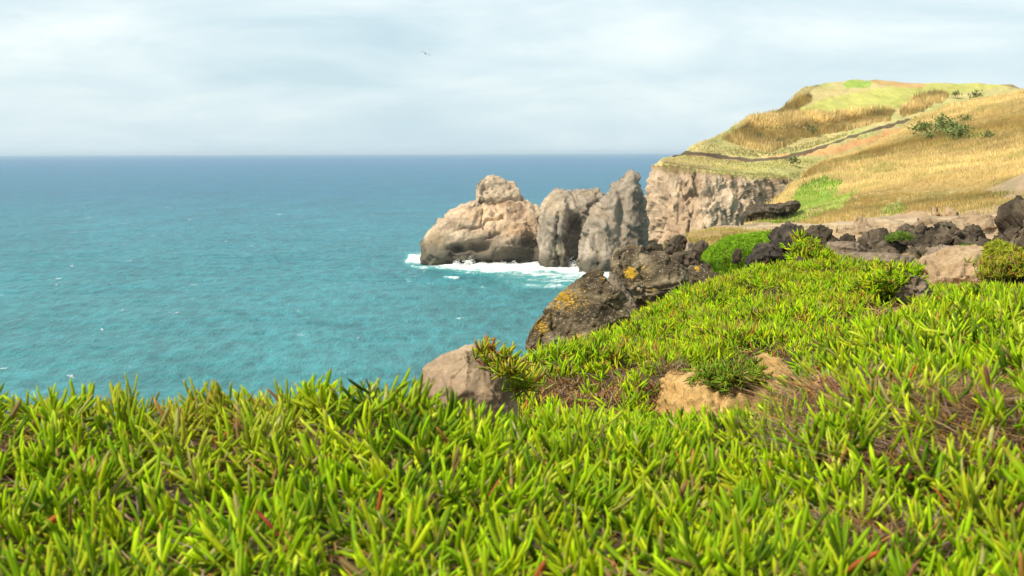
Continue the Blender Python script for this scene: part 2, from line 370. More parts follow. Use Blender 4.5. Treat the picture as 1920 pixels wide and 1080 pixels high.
near_rows = [
 (0.6, [(-900, z(-.56)), (2700, z(-.56))]),
 (1.0, [(-900, z(-.50)), (2700, z(-.50))]),
 (1.3, [(-900, 1190), (1500, 1190), (1950, 1190), (2700, 1180)]),
 (1.5, [(-900, 1065), (800, 1065), (1300, 1070), (1950, 1075), (2700, 1060)]),
 (1.75, [(-900, 940), (700, 935), (960, 960), (1450, 975), (1600, 965), (1950, 950), (2700, 930)]),
 (2.0, [(-900, 850), (-100, 845), (300, 838), (700, 818), (960, 868), (1450, 900), (1600, 880), (1750, 860), (1950, 850), (2700, 840)]),
 (2.2, [(-900, 830), (-100, 825), (300, 818), (700, 790), (820, 795), (960, 832), (1200, 850), (1450, 862), (1600, 822), (1750, 800), (1950, 785), (2700, 770)]),
 (2.6, [(-900, z(-1.0)), (300, z(-.85)), (800, z(-.75)), (930, 850), (1200, 835), (1450, 830), (1560, 770), (1750, 735), (1950, 715), (2700, 700)]),
 (3.0, [(-900, z(-1.9)), (300, z(-1.7)), (800, z(-1.5)), (930, 880), (1050, 845), (1200, 838), (1450, 822), (1530, 760), (1600, 715), (1750, 680), (1950, 655), (2700, 640)]),
 (3.5, [(-900, z(-3.)), (300, z(-2.7)), (800, z(-1.9)), (950, 925), (1200, 900), (1450, 860), (1530, 760), (1600, 700), (1750, 652), (1950, 630), (2700, 615)]),
 (3.9, [(-900, z(-5.)), (640, z(-3.4)), (700, z(-1.1)), (760, z(-.88)), (860, z(-.86)), (960, 900), (1200, 900), (1450, 900), (1530, 850), (1650, 820), (1950, 800), (2700, 760)]),
 (5.1, [(-900, z(-7.)), (680, z(-4.6)), (740, z(-1.2)), (780, z(-.92)), (870, z(-.92)), (950, 830), (1200, 860), (1240, 900), (1480, 900), (1600, 790), (1950, 740), (2700, 700)]),
 (6.0, [(-900, z(-10.)), (700, z(-7.)), (800, z(-3.)), (870, z(-1.5)), (930, z(-1.15)), (960, 752), (1100, 760), (1200, 770), (1240, 860), (1480, 860), (1520, 750), (1600, 710), (1950, 670), (2700, 650)]),
 (6.4, [(-900, z(-11.)), (700, z(-8.)), (860, z(-3.)), (950, z(-1.25)), (980, 715), (1200, 735), (1240, 712), (1480, 705), (1600, 690), (1950, 650), (2700, 640)]),
 (7.0, [(-900, z(-13.)), (700, z(-9.)), (900, z(-3.5)), (975, z(-1.4)), (1000, 700), (1200, 700), (1400, 685), (1600, 660), (1750, 632), (1950, 620), (2700, 600)]),
 (8.0, [(-900, z(-15.)), (700, z(-11.)), (950, z(-4.)), (1000, z(-1.6)), (1040, 682), (1200, 660), (1400, 645), (1600, 622), (1750, 606), (1950, 600), (2700, 580)]),
 (9.5, [(-900, z(-18.)), (900, z(-9.)), (1000, z(-3.2)), (1060, 680), (1110, 645), (1200, 617), (1400, 600), (1600, 588), (1750, 580), (1950, 576), (2700, 565)]),
 (11., [(-900, z(-20.)), (900, z(-13.)), (1060, z(-4)), (1120, 660), (1170, 605), (1200, 594), (1300, 570), (1400, 558), (1600, 556), (1750, 563), (1950, 562), (2700, 555)]),
 (12.5, [(-900, z(-21.)), (900, z(-15.)), (1100, z(-6)), (1180, z(-2)), (1220, 590), (1290, 556), (1400, 534), (1500, 522), (1600, 531), (1690, 540), (1750, 560), (1950, 554), (2700, 550)]),
 (14., [(-900, z(-23.)), (900, z(-18.)), (1100, z(-9)), (1250, z(-4)), (1320, 570), (1370, 540), (1450, 510), (1550, 500), (1600, 510), (1700, 522), (1745, 566), (1950, 555), (2700, 550)]),
 (15.5, [(-900, z(-25.)), (900, z(-20.)), (1200, z(-9)), (1350, z(-4)), (1450, z(-2.2)), (1700, z(-2.2)), (1950, z(-1.95)), (2700, z(-1.9))]),
 (19., [(-900, z(-31.)), (900, z(-31.)), (1200, z(-16)), (1350, z(-8)), (1450, z(-4)), (2700, z(-3))]),
]
PN = sheet(near_rows, -900, 2700, 400, [4, 5, 8, 8, 9, 9, 12, 8, 8, 8, 6, 7, 6, 8, 8, 10, 10, 10, 10, 9, 8, 4][:len(near_rows) - 1])
PN = smooth_grid(PN, 5)
PN = np.concatenate([PN[:, :1] - [8.0, 0, 0], PN, PN[:, -1:] + [8.0, 0, 0]], 1)    # the ground goes on to both sides of the view
flat = PN.reshape(-1, 3)
rel = 0.030 * fbm(flat / 0.22, 3, 3) * sm(0.5, 1.5, flat[:, 1]) + (0.13 * fbm(flat / 0.7, 4, 3)) * sm(5, 7, flat[:, 1])
flat[:, 2] += rel
PN = flat.reshape(PN.shape); NN = gnormals(PN); NN[NN[..., 2] < 0] *= -1
qx, qy = proj(flat)
lit = sm(-0.3, 0.6, fbm(flat / 0.3, 8, 3))[:, None]
cN = np.array([0.060, 0.038, 0.022]) * (1 - lit) + np.array([0.14, 0.095, 0.055]) * lit
ground = mesh_np('ground', flat, grid_faces(*PN.shape[:2]), M_SOIL, col=cN); tag(ground, kind='structure')

mid_rows = [
 (15., [(1050, z(-30.)), (1200, z(-10)), (1300, z(-6)), (1450, z(-3.2)), (1700, z(-2.6)), (1950, z(-2.2)), (2700, z(-2.))]),
 (20., [(1050, z(-31.)), (1180, z(-14)), (1290, z(-5)), (1330, z(-2.4)), (1500, z(-2.4)), (1690, 570), (1850, 560), (1950, 550), (2700, 540)]),
 (22., [(1050, z(-31.)), (1180, z(-14)), (1290, z(-5)), (1330, 530), (1500, 520), (1690, 500), (1860, 490), (1950, 490), (2700, 480)]),
 (25., [(1050, z(-31.)), (1150, z(-18)), (1250, z(-6)), (1290, 520), (1340, 508), (1500, 500), (1690, 500), (1850, 490), (1950, 480), (2700, 460)]),
 (31., [(1050, z(-31.)), (1150, z(-20)), (1185, z(-8)), (1210, 500), (1330, 482), (1500, 490), (1600, 500), (1700, 504), (1860, 494), (1900, 480), (2700, 450)]),
 (42., [(1050, z(-31.)), (1170, z(-20)), (1200, z(-8)), (1225, 480), (1300, 468), (1400, 462), (1500, 465), (1590, 492), (1850, 492), (1900, 465), (2700, 440)]),
 (50., [(1050, z(-31.)), (1180, z(-22)), (1210, z(-8)), (1235, 471), (1300, 458), (1400, 452), (1500, 452), (1600, 458), (1850, 455), (1900, 450), (2700, 430)]),
 (60., [(1050, z(-31.)), (1190, z(-24)), (1220, z(-9)), (1245, 462), (1290, 448), (1400, 444), (1600, 447), (1900, 440), (2700, 420)]),
 (85., [(1050, z(-31.)), (1230, z(-26)), (1260, z(-10)), (1290, 442), (1340, 435), (1500, 433), (1700, 429), (1950, 420), (2700, 400)]),
 (115., [(1050, z(-31.)), (1270, z(-28)), (1330, 437), (1400, 428), (1600, 421), (1800, 416), (1950, 406), (2700, 380)]),
 (150., [(1050, z(-33.)), (1340, z(-30)), (1395, 437), (1500, 428), (1600, 418), (1750, 411), (1850, 400), (1950, 385), (2700, 340)]),
 (190., [(1050, z(-35.)), (1380, z(-33)), (1430, z(-15)), (1500, z(-11)), (1800, z(-6)), (1950, z(-2)), (2700, z(10))]),
]
PM = smooth_grid(sheet(mid_rows, 1050, 2700, 400, [16, 18, 16, 16, 16, 12, 12, 16, 16, 14, 6]), 2)
fm = PM.reshape(-1, 3); dm = fm[:, 1]
fm[:, 2] += dm * 0.0042 * fbm(fm / (dm * 0.045)[:, None], 13, 4) + dm * 0.0016 * ridged(fm / (dm * 0.02)[:, None], 14, 3)
mx, my = proj(fm)
jx = mx + 9 * fbm(np.stack([mx, my * 2, mx * 0], -1) / 40, 15, 3); jy = my + 4 * fbm(np.stack([mx, my * 2, mx * 0 + 5], -1) / 40, 16, 3)
g1 = sm(-0.25, 0.35, fbm(np.stack([mx / 60, my / 14, mx * 0], -1), 18, 4))[:, None]
cM = np.array([0.34, 0.235, 0.145]) * (1 - g1) + np.array([0.25, 0.19, 0.11]) * g1
def paint(cols, mask, c, k=1.0):
    c = np.array(c); m = (mask.astype(float) * k)[:, None]; return cols * (1 - m) + c * m
cM = paint(cM, inpoly(jx, jy, [(1190, 470), (1270, 440), (1330, 428), (1440, 426), (1470, 440), (1330, 470), (1290, 480)]), (0.33, 0.22, 0.08), .8)
cM = paint(cM, inpoly(jx, jy, [(1700, 470), (1760, 462), (1860, 468), (1870, 560), (1690, 560)]), (0.46, 0.33, 0.22), .8)
cM = paint(cM, inpoly(jx, jy, [(1390, 424), (1600, 415), (1750, 408), (1860, 402), (1950, 398), (1950, 415), (1850, 418), (1650, 424), (1560, 432), (1400, 434)]), (0.43, 0.33, 0.215), .8)
cM = paint(cM, inpoly(jx, jy, [(1500, 440), (1560, 430), (1640, 428), (1720, 440), (1720, 455), (1600, 460)]), (0.42, 0.29, 0.16), .7)
for pg in ([(1625, 436), (1690, 430), (1705, 438), (1680, 450), (1640, 448)], [(1790, 460), (1820, 455), (1830, 475), (1800, 485)], [(1690, 470), (1740, 465), (1750, 490), (1700, 500)], [(1600, 470), (1650, 468), (1640, 490), (1600, 492)]):
    cM = paint(cM, inpoly(jx, jy, pg), (0.13, 0.20, 0.035), .8)
coast = mesh_np('coast_ground', fm, grid_faces(*PM.shape[:2]), M_MID, col=cM); tag(coast, kind='structure')

def loft(rows, nu, per, wrap=None):
    """rows of (px, py, Y) or (px, ('z', z), Y); each row resampled by arc length, then blended row to row"""
    R = []
    for r in rows:
        W = np.array([at(p[0], p[1], p[2]) if not isinstance(p[1], tuple) else atz(p[0], p[2], p[1][1]) for p in r])
        if wrap: W = np.concatenate([[W[0] + np.array(wrap) * [1, 1, 1]], W])
        X = np.array([[p[0], 0 if isinstance(p[1], tuple) else p[1]] for p in r]); s_ = np.array([p[0] for p in r], float)
        if wrap: s_ = np.concatenate([[s_[0] - 25], s_])
        s_ = (s_ - s_[0]) / (s_[-1] - s_[0]); t = np.linspace(0, 1, nu)
        R.append(np.stack([np.interp(t, s_, W[:, k]) for k in range(3)], 1))
    R = np.array(R); out = []
    for i in range(len(R) - 1):
        n = per[i]; tt = np.linspace(0, 1, n, endpoint=False)[:, None, None]; out.append(R[i] * (1 - tt) + R[i + 1] * tt)
    out.append(R[-1:]); return np.concatenate(out)
# far headland: cliff, ledges, reed band, field, crest
head_rows = [
 [(1202, z(-33.), 372), (1260, z(-33.), 362), (1330, z(-33.), 360), (1400, z(-33.), 366), (1480, z(-33.), 385), (1560, z(-33.), 405), (1960, z(-33.), 440)],
 [(1203, 470, 376), (1260, 475, 366), (1330, 475, 364), (1400, 470, 370), (1480, 462, 388), (1560, 460, 410), (1960, 430, 450)],
 [(1207, 380, 380), (1260, 385, 370), (1330, 385, 368), (1400, 385, 374), (1480, 380, 392), (1560, 380, 414), (1960, 400, 455)],
 [(1219, 314, 384), (1260, 318, 374), (1330, 328, 372), (1400, 336, 378), (1480, 340, 396), (1560, 340, 418), (1960, 380, 460)],
 [(1226, 306, 388), (1262, 310, 380), (1330, 320, 378), (1400, 328, 386), (1480, 331, 402), (1560, 330, 424), (1960, 370, 466)],
 [(1240, 300, 396), (1275, 303, 398), (1330, 314, 400), (1400, 319, 404), (1480, 318, 415), (1560, 305, 435), (1960, 350, 480)],
 [(1272, 289, 410), (1310, 295, 415), (1350, 301, 418), (1400, 306, 420), (1470, 303, 428), (1560, 275, 445), (1700, 232, 475), (1960, 310, 490)],
 [(1283, 284, 414), (1320, 287, 417), (1355, 294, 420), (1405, 299, 424), (1470, 296, 431), (1560, 268, 448), (1700, 224, 478), (1960, 300, 495)],
 [(1310, 270, 424), (1350, 272, 430), (1400, 277, 436), (1470, 277, 444), (1560, 252, 462), (1690, 217, 485), (1960, 250, 500)],
 [(1360, 244, 440), (1400, 240, 450), (1440, 240, 455), (1500, 235, 460), (1580, 228, 475), (1690, 205, 495), (1960, 210, 510)],
 [(1400, 224, 455), (1440, 222, 464), (1500, 220, 470), (1560, 215, 478), (1620, 208, 485), (1700, 194, 500), (1960, 190, 520)],
 [(1452, 210, 470), (1480, 212, 478), (1530, 210, 484), (1600, 200, 492), (1680, 188, 500), (1760, 180, 515), (1960, 182, 530)],
 [(1478, 190, 480), (1510, 196, 488), (1560, 190, 495), (1620, 184, 502), (1700, 176, 510), (1780, 172, 525), (1960, 177, 540)],
 [(1490, 174, 490), (1520, 172, 500), (1570, 167, 508), (1640, 164, 515), (1720, 164, 520), (1800, 163, 535), (1960, 173, 550)],
 [(1508, 162, 500), (1550, 153, 515), (1600, 147, 525), (1660, 148, 532), (1710, 154, 538), (1850, 155, 545), (1895, 157, 548), (1915, 165, 552), (1960, 171, 558)],
 [(1520, z(-10), 540), (1600, z(-5), 570), (1700, z(-5), 580), (1960, z(-5), 590)],
]
PH = loft(head_rows, 470, [6, 70, 36, 8, 12, 14, 8, 12, 22, 16, 14, 16, 14, 14, 8], wrap=(9, 40, -3))
PH = smooth_grid(PH, 3); NH = gnormals(PH).reshape(-1, 3); fh = PH.reshape(-1, 3)
rowid = np.repeat(np.arange(PH.shape[0]), PH.shape[1])
hx, hy = proj(fh); cliffm = sm(125, 100, rowid)
NH[:, :] *= np.where((NH[:, 1] > 0.2) & (NH[:, 2] < 0), -1, 1)[:, None]
outw = np.stack([NH[:, 0], NH[:, 1], NH[:, 2]], -1); outw *= np.where(outw[:, 1:2] * 1.0 + -outw[:, 2:3] * 0.5 > 0, -1, 1)
cs = np.array([1, 1, 0.38])
fc, ed = facets(fh / 5.0 * cs + 0.35 * fbm(fh / 9, 5, 2)[:, None], 71); fc2, ed2 = facets(fh / 2.6 * cs, 72)
fc3, ed3 = facets(fh / 1.3 * np.array([1, 1, .6]), 70)
d = 3.0 * fbm(fh / 15 * np.array([1, 1, 0.15]), 73, 4) + 1.3 * fc + 1.2 * fc2 + .5 * fc3 + 1.3 * ridged(fh / 6 * np.array([1, 1, .15]), 74, 3)
d *= cliffm * sm(-33, -20, fh[:, 2] - 0) if False else cliffm
fh += outw * d[:, None]
soft = 1 - cliffm
fh[:, 2] += soft * (1.2 * fbm(fh / 22, 75, 4) + 0.25 * ridged(fh / 5, 76, 3)) * sm(525, 470, fh[:, 1]) + soft * 0.5 * fbm(fh / 8, 79, 3)
hx, hy = proj(fh)
ww = 5 * fbm(np.stack([hx, hy, hx * 0], -1) / 22, 77, 3); kx, ky = hx + ww * 1.8, hy + ww * 0.6
patch = sm(-0.3, 0.5, fbm(fh / 14, 78, 4))[:, None]
cH = np.array([0.44, 0.36, 0.16]) * (1 - patch) + np.array([0.33, 0.33, 0.12]) * patch
cH = paint(cH, inpoly(kx, ky, [(1470, 216), (1540, 188), (1640, 165), (1800, 155), (1880, 160), (1800, 175), (1720, 186), (1670, 205), (1560, 222)]), (0.36, 0.37, 0.085), .7)
cH = paint(cH, inpoly(kx, ky, [(1575, 158), (1600, 151), (1640, 152), (1630, 162), (1590, 166)]), (0.22, 0.34, 0.05), .8)
cH = paint(cH, inpoly(kx, ky, [(1630, 152), (1660, 146), (1740, 158), (1720, 165), (1650, 160)]), (0.42, 0.26, 0.11), .8)
cH = paint(cH, inpoly(kx, ky, [(1240, 300), (1300, 284), (1420, 300), (1400, 322), (1260, 316)]), (0.32, 0.215, 0.12), .75)
cH = paint(cH, inpoly(kx, ky, [(1310, 320), (1400, 302), (1510, 300), (1500, 330), (1430, 334)]), (0.36, 0.34, 0.13), .7)
cH = paint(cH, inpoly(kx, ky, [(1430, 296), (1530, 282), (1620, 258), (1700, 236), (1690, 250), (1600, 280), (1560, 290)]), (0.54, 0.29, 0.12), .9)
scarp = [(1262, 292), (1290, 286), (1360, 295), (1410, 301), (1470, 296), (1520, 283), (1600, 255), (1705, 224)]
dsc = polydist(hx, hy + ww * 0.2, scarp)
cH = paint(cH, (dsc < 2.9 + 3.6 * vnoise(fh / 5, 80)) & (hy < 310), (0.085, 0.06, 0.04), .9)
for (a, b) in (((1500, 166), (1600, 144)), ((1600, 144), (1700, 152)), ((1850, 152), (1915, 164))):
    cH = paint(cH, (polydist(hx, hy, [a, b]) < 2.5) & (vnoise(fh / 7, 83) > -0.05), (0.24, 0.18, 0.10), .7)
rockc = cliffm > 0.5
colc = np.ones_like(cH)
band = sm(-0.2, 0.5, fbm(fh / 13 * np.array([1, 1, 0.2]), 81, 3))[:, None]
colc = colc * (1 - band) + np.array([0.80, 0.74, 0.70]) * band
ceil_ = sm(308, 328, hy - .09 * (hx - 1225) + 1.6 * ww + 8 * vnoise(fh / np.array([7, 7, 30]), 84))[:, None]
colc = colc * ceil_ + np.array([0.38, 0.34, 0.22]) * (1 - ceil_)
# cliff part and slope part are two meshes that meet along one row of vertices
cut = int(np.argmin(np.abs(np.arange(PH.shape[0]) - 114))); nu = PH.shape[1]
FH = grid_faces(*PH.shape[:2])
lowF = FH[:cut * (nu - 1)]; hiF = FH[cut * (nu - 1):]
headland = empty('headland', Vector(at(1330, 460, 380)), 'long grassy headland ending in a sheer pale cliff beyond the rocks', 'headland')
wetH = 1 - sm(1.0, 3.5, fh[:, 2] + 1.0 * fbm(fh / 6, 82, 3))
nlow = (cut + 1) * nu
o = mesh_np('cliff_face', fh[:nlow], lowF, M_CLIFF, col=colc[:nlow], extra={'wet': wetH[:nlow]}); adopt(o, headland)
o = mesh_np('grassy_top', fh[cut * nu:], hiF - cut * nu, M_HILL, col=cH[cut * nu:]); adopt(o, headland)

# near spur: the tan  hill on the right
spur_rows = [
 [(1385, z(-31), 165), (1430, z(-20), 165), (1500, z(-14), 160), (1600, z(-10), 150), (1750, z(-9.), 145), (1960, z(-8), 140), (2600, z(-8), 135)],
 [(1392, 440, 190), (1440, 432, 185), (1500, 428, 178), (1600, 418, 165), (1750, 410, 155), (1840, 398, 150), (1960, 378, 148), (2600, 340, 142)],
 [(1396, 425, 210), (1440, 415, 210), (1500, 410, 205), (1600, 398, 195), (1750, 385, 185), (1840, 375, 180), (1960, 355, 172), (2600, 300, 160)],
 [(1398, 410, 230), (1440, 398, 235), (1500, 385, 240), (1600, 370, 235), (1750, 352, 225), (1840, 345, 215), (1960, 330, 205), (2600, 260, 190)],
 [(1399, 402, 240), (1450, 386, 260), (1490, 362, 280), (1580, 340, 290), (1700, 322, 280), (1840, 310, 260), (1960, 295, 245), (2600, 220, 230)],
 [(1400, 400, 246), (1460, 380, 275), (1490, 350, 310), (1540, 318, 330), (1640, 300, 335), (1800, 272, 320), (1960, 250, 300), (2600, 180, 280)],
 [(1402, 400, 250), (1468, 376, 285), (1498, 342, 325), (1535, 318, 350), (1600, 300, 370), (1720, 255, 380), (1850, 225, 370), (1960, 205, 360), (2600, 150, 340)],
 [(1404, 401, 254), (1475, 373, 290), (1505, 336, 335), (1545, 313, 362), (1605, 294, 390), (1690, 256, 420), (1760, 222, 430), (1850, 200, 430), (1960, 186, 425), (2600, 140, 400)],
 [(1406, 402, 257), (1478, 372, 293), (1508, 334, 340), (1548, 311, 368), (1608, 291, 400), (1680, 262, 435), (1715, 228, 455), (1770, 208, 465), (1850, 190, 470), (1960, 170, 470), (2600, 130, 450)],
 [(1415, z(-30), 275), (1490, z(-25), 310), (1530, z(-18), 365), (1570, z(-10), 395), (1620, z(-5), 430), (1700, z(2), 470), (1740, z(5), 500), (1850, z(9), 520), (1960, z(14), 530), (2600, z(20), 520)],
]
PS = smooth_grid(loft(spur_rows, 300, [4, 20, 24, 30, 30, 34, 30, 22, 10]), 4)
fs = PS.reshape(-1, 3); sx, sy = proj(fs)
fs[:, 2] += 1.3 * fbm(fs / 26, 91, 4) * sm(150, 200, fs[:, 1]) + 0.6 * ridged(fs / 9, 92, 3) + 0.5 * fbm(fs / 6, 93, 3)
sx, sy = proj(fs); ww = 6 * fbm(np.stack([sx, sy, sx * 0], -1) / 26, 94, 4); kx, ky = sx + ww * 2.0, sy + ww
patch = sm(-0.3, 0.5, fbm(fs / 16, 95, 4))[:, None]
cS = np.array([0.44, 0.33, 0.14]) * (1 - patch) + np.array([0.36, 0.30, 0.12]) * patch
GREEN_S = [[(1488, 384), (1492, 350), (1545, 334), (1582, 342), (1568, 368), (1530, 386)], [(1395, 440), (1430, 405), (1500, 385), (1560, 372), (1615, 358), (1580, 385), (1540, 410), (1480, 425), (1430, 436)],
           [(1650, 408), (1660, 385), (1690, 378), (1705, 392), (1680, 412)], [(1780, 265), (1760, 240), (1820, 250), (1850, 240), (1840, 270)], [(1860, 362), (1960, 330), (1960, 360), (1880, 380)]]
for i, pg in enumerate(GREEN_S):
    cS = paint(cS, inpoly(kx + 9 * vnoise(fs / 3.5, 97), ky + 5 * vnoise(fs / 3.5, 98), pg) & (vnoise(fs / 2.5, 99) > -.35), [(0.16, 0.33, 0.03), (0.28, 0.34, 0.06), (0.20, 0.25, 0.05), (0.19, 0.2, 0.06), (0.25, 0.22, 0.09)][i], .85)
cS = paint(cS, inpoly(kx, ky, [(1730, 425), (1760, 395), (1840, 385), (1960, 360), (1960, 420)]), (0.34, 0.255, 0.15), .8)
spur = mesh_np('hill', fs, grid_faces(*PS.shape[:2]), M_HILL, col=cS)
tag(spur, 'broad tan reed covered hill rising at the right behind the black rocks', 'hill', kind='structure')

# ------------------------------------------------------------------ reeds on the slopes (stuff)
REED_T = np.array([[0, 0, 0], [1, 0, 0], [0.5, 0, .55], [0.5, 0, 1.0]])
def scatter(P, n, dens, seed):
    """n points on grid P with probability ~ area * dens(px,py,Y)"""
    rg = np.random.default_rng(seed); A = np.linalg.norm(np.cross(P[1:, :-1] - P[:-1, :-1], P[:-1, 1:] - P[:-1, :-1]), axis=-1)
    C = (P[1:, :-1] + P[:-1, 1:]) / 2; cx_, cy_ = proj(C.reshape(-1, 3)); wt = A.ravel() * dens(cx_, cy_, C.reshape(-1, 3))
    idx = rg.choice(len(wt), n, p=wt / wt.sum()); i, j = np.divmod(idx, A.shape[1]); u = rg.random((n, 1)); v = rg.random((n, 1))
    Q = (P[i, j] * (1 - u) + P[i, j + 1] * u) * (1 - v) + (P[i + 1, j] * (1 - u) + P[i + 1, j + 1] * u) * v
    return Q, i, j, wt.sum()
def blades(name, Q, H, W, C, mat, lean=0.25, seed=0, bend=0.3, simple=False):
    rg = np.random.default_rng(seed); n = len(Q); a = rg.random(n) * 6.283; side = np.stack([np.cos(a), np.sin(a), a * 0], -1)
    l = rg.normal(0, lean, (n, 2)); H = H[:, None]; W = W[:, None]
    mid = Q + np.concatenate([l, np.ones((n, 1))], 1) * H * 0.55; b2 = rg.normal(0, bend, (n, 2))
    tip = Q + np.concatenate([l + b2, np.ones((n, 1))], 1) * H
    if simple: return mesh_np(name, np.stack([Q - side * W * .6, Q + side * W * .6, tip], 1).reshape(-1, 3), np.arange(n * 3).reshape(-1, 3), mat, col=np.repeat(C, 3, 0), smooth=False)
    V = np.stack([Q - side * W / 2, Q + side * W / 2, mid - side * W * 0.6, mid + side * W * 0.6, tip], 1).reshape(-1, 3)
    k = np.arange(n)[:, None] * 5
    F = np.concatenate([k + [0, 1, 3], k + [0, 3, 2], k + [2, 3, 4]])
    C5 = np.repeat(C, 5, 0); 
    return mesh_np(name, V, F, mat, col=C5, smooth=False)
def reeds(name, P, n, dens, hmin, hmax, wd, pal, seed, label, lean=0.12):
    Q, i, j, _ = scatter(P, n, dens, seed); rg = np.random.default_rng(seed + 1)
    sc_ = np.clip(Q[:, 1] / 400, .3, 1.2); H = sc_ * rg.uniform(hmin, hmax, n) * (1 + 0.45 * fbm(Q / 9, seed + 2, 2)); pal = np.array(pal); k = rg.integers(0, len(pal), n)
    C = pal[k] * rg.uniform(0.75, 1.25, (n, 1)) * (1 + 0.35 * fbm(Q / 12, seed + 3, 3))[:, None]; gm = (sm(.15, .6, fbm(Q / 17, seed + 8, 4)) * .5)[:, None]; C = C * (1 - gm) + np.array([.26, .27, .07]) * gm
    o = blades(name, Q - [0, 0, 0.1], H, sc_ * rg.uniform(wd * 0.6, wd * 1.5, n), np.clip(C, 0.02, 0.9), M_BLADE, lean, seed, 0.15, True)
    return tag(o, label, 'reeds', kind='stuff')
def d_spur(x, y, C):
    w_ = 6 * fbm(np.stack([x, y, x * 0], -1) / 26, 94, 4); x2, y2 = x + w_ * 2, y + w_
    m = np.ones(len(x)); 
    for pg in GREEN_S[:3]: m[inpoly(x2 + 8 * vnoise(C / 4, 96), y2 + 5 * vnoise(C / 4, 95), pg)] = 0.05
    m[inpoly(x2, y2, GREEN_S[3])] = .5; m[inpoly(x2, y2, GREEN_S[4])] = .35
    m[inpoly(x2, y2, [(1730, 430), (1760, 397), (1840, 388), (1960, 362), (1960, 420)])] = 0.35
    m[(x2 < 1450) & (y2 > 370)] = 0.1; m[(y > 440) | (x > 2050) | (x < 1380)] = 0.0
    return m * (400 / C[:, 1]) ** 1.7
TAN = [(0.60, 0.43, 0.175), (0.67, 0.49, 0.215), (0.53, 0.39, 0.16), (0.71, 0.55, 0.29), (0.44, 0.36, 0.12)]
reeds('reed_bed', PS, 230000, d_spur, 0.8, 1.8, 0.24, TAN, 101, 'tan dry reeds covering the right hillside')
def d_head(x, y, C):
    w_ = 4 * fbm(np.stack([x, y, x * 0], -1) / 22, 77, 3); x2, y2 = x + w_ * 1.5, y + w_ * .5
    m = np.zeros(len(x))
    m[inpoly(x2, y2, [(1355, 262), (1400, 228), (1460, 215), (1560, 214), (1660, 204), (1680, 208), (1665, 226), (1590, 245), (1500, 262), (1450, 285), (1400, 278)])] = 1
    m[inpoly(x2, y2, [(1462, 212), (1490, 188), (1520, 178), (1522, 188), (1500, 204), (1475, 214)])] = 1
    m[inpoly(x2, y2, [(1690, 205), (1720, 185), (1770, 172), (1780, 184), (1720, 212), (1690, 220)])] = .8
    return m
reeds('reed_bed', PH, 30000, d_head, 0.9, 2.3, 0.26, TAN, 111, 'tan reed band across the far headland above the ledge')
def d_grass(x, y, C):
    m = np.zeros(len(x)); m[inpoly(x, y, [(1235, 318), (1250, 298), (1300, 278), (1360, 248), (1450, 270), (1620, 245), (1700, 230), (1640, 262), (1550, 300), (1510, 335), (1400, 336), (1300, 326)])] = 1
    m[polydist(x, y, scarp) < 5] = 0; m[inpoly(x, y, [(1430, 300), (1530, 280), (1620, 252), (1705, 228), (1695, 255), (1600, 285), (1560, 296)])] = .03
    return m
reeds('hill_grass', PH, 14000, d_grass, 0.25, 0.7, 0.3, [(0.36, 0.37, 0.12), (0.46, 0.40, 0.17), (0.30, 0.31, 0.10), (0.55, 0.45, 0.22)], 121, 'rough green and brown grass above the cliff', 0.3)
def d_gs(x, y, C):
    m = np.zeros(len(x)); w_ = 6 * fbm(np.stack([x, y, x * 0], -1) / 26, 94, 4); x = x + 2 * w_; y = y + w_
    for pg in GREEN_S[:3]: m[inpoly(x, y, pg)] = 1
    for pg in GREEN_S[3:]: m[inpoly(x, y, pg)] = .3
    return m
reeds('hill_grass', PS, 16000, d_gs, 0.4, 1.2, 0.3, [(0.24, 0.38, 0.05), (0.32, 0.38, 0.07), (0.17, 0.31, 0.035)], 131, 'green grass patches low on the tan hill', 0.3)
def d_mid(x, y, C):
    m = np.zeros(len(x)); far_ = C[:, 1] > 24; m[inpoly(x, y, [(1190, 480), (1260, 445), (1330, 430), (1480, 428), (1480, 445), (1330, 470), (1300, 500)])] = 1
    m[inpoly(x, y, [(1480, 428), (1900, 410), (1900, 500), (1480, 500)])] = 0.12
    return m * (vnoise(C / 3, 5) > -0.05) * far_
reeds('dry_grass', PM, 16000, d_mid, 0.5, 1.2, 0.10, [(0.36, 0.27, 0.08), (0.30, 0.28, 0.06), (0.22, 0.25, 0.05), (0.42, 0.26, 0.10)], 141, 'yellow and orange dry grass on the low point', 0.4)

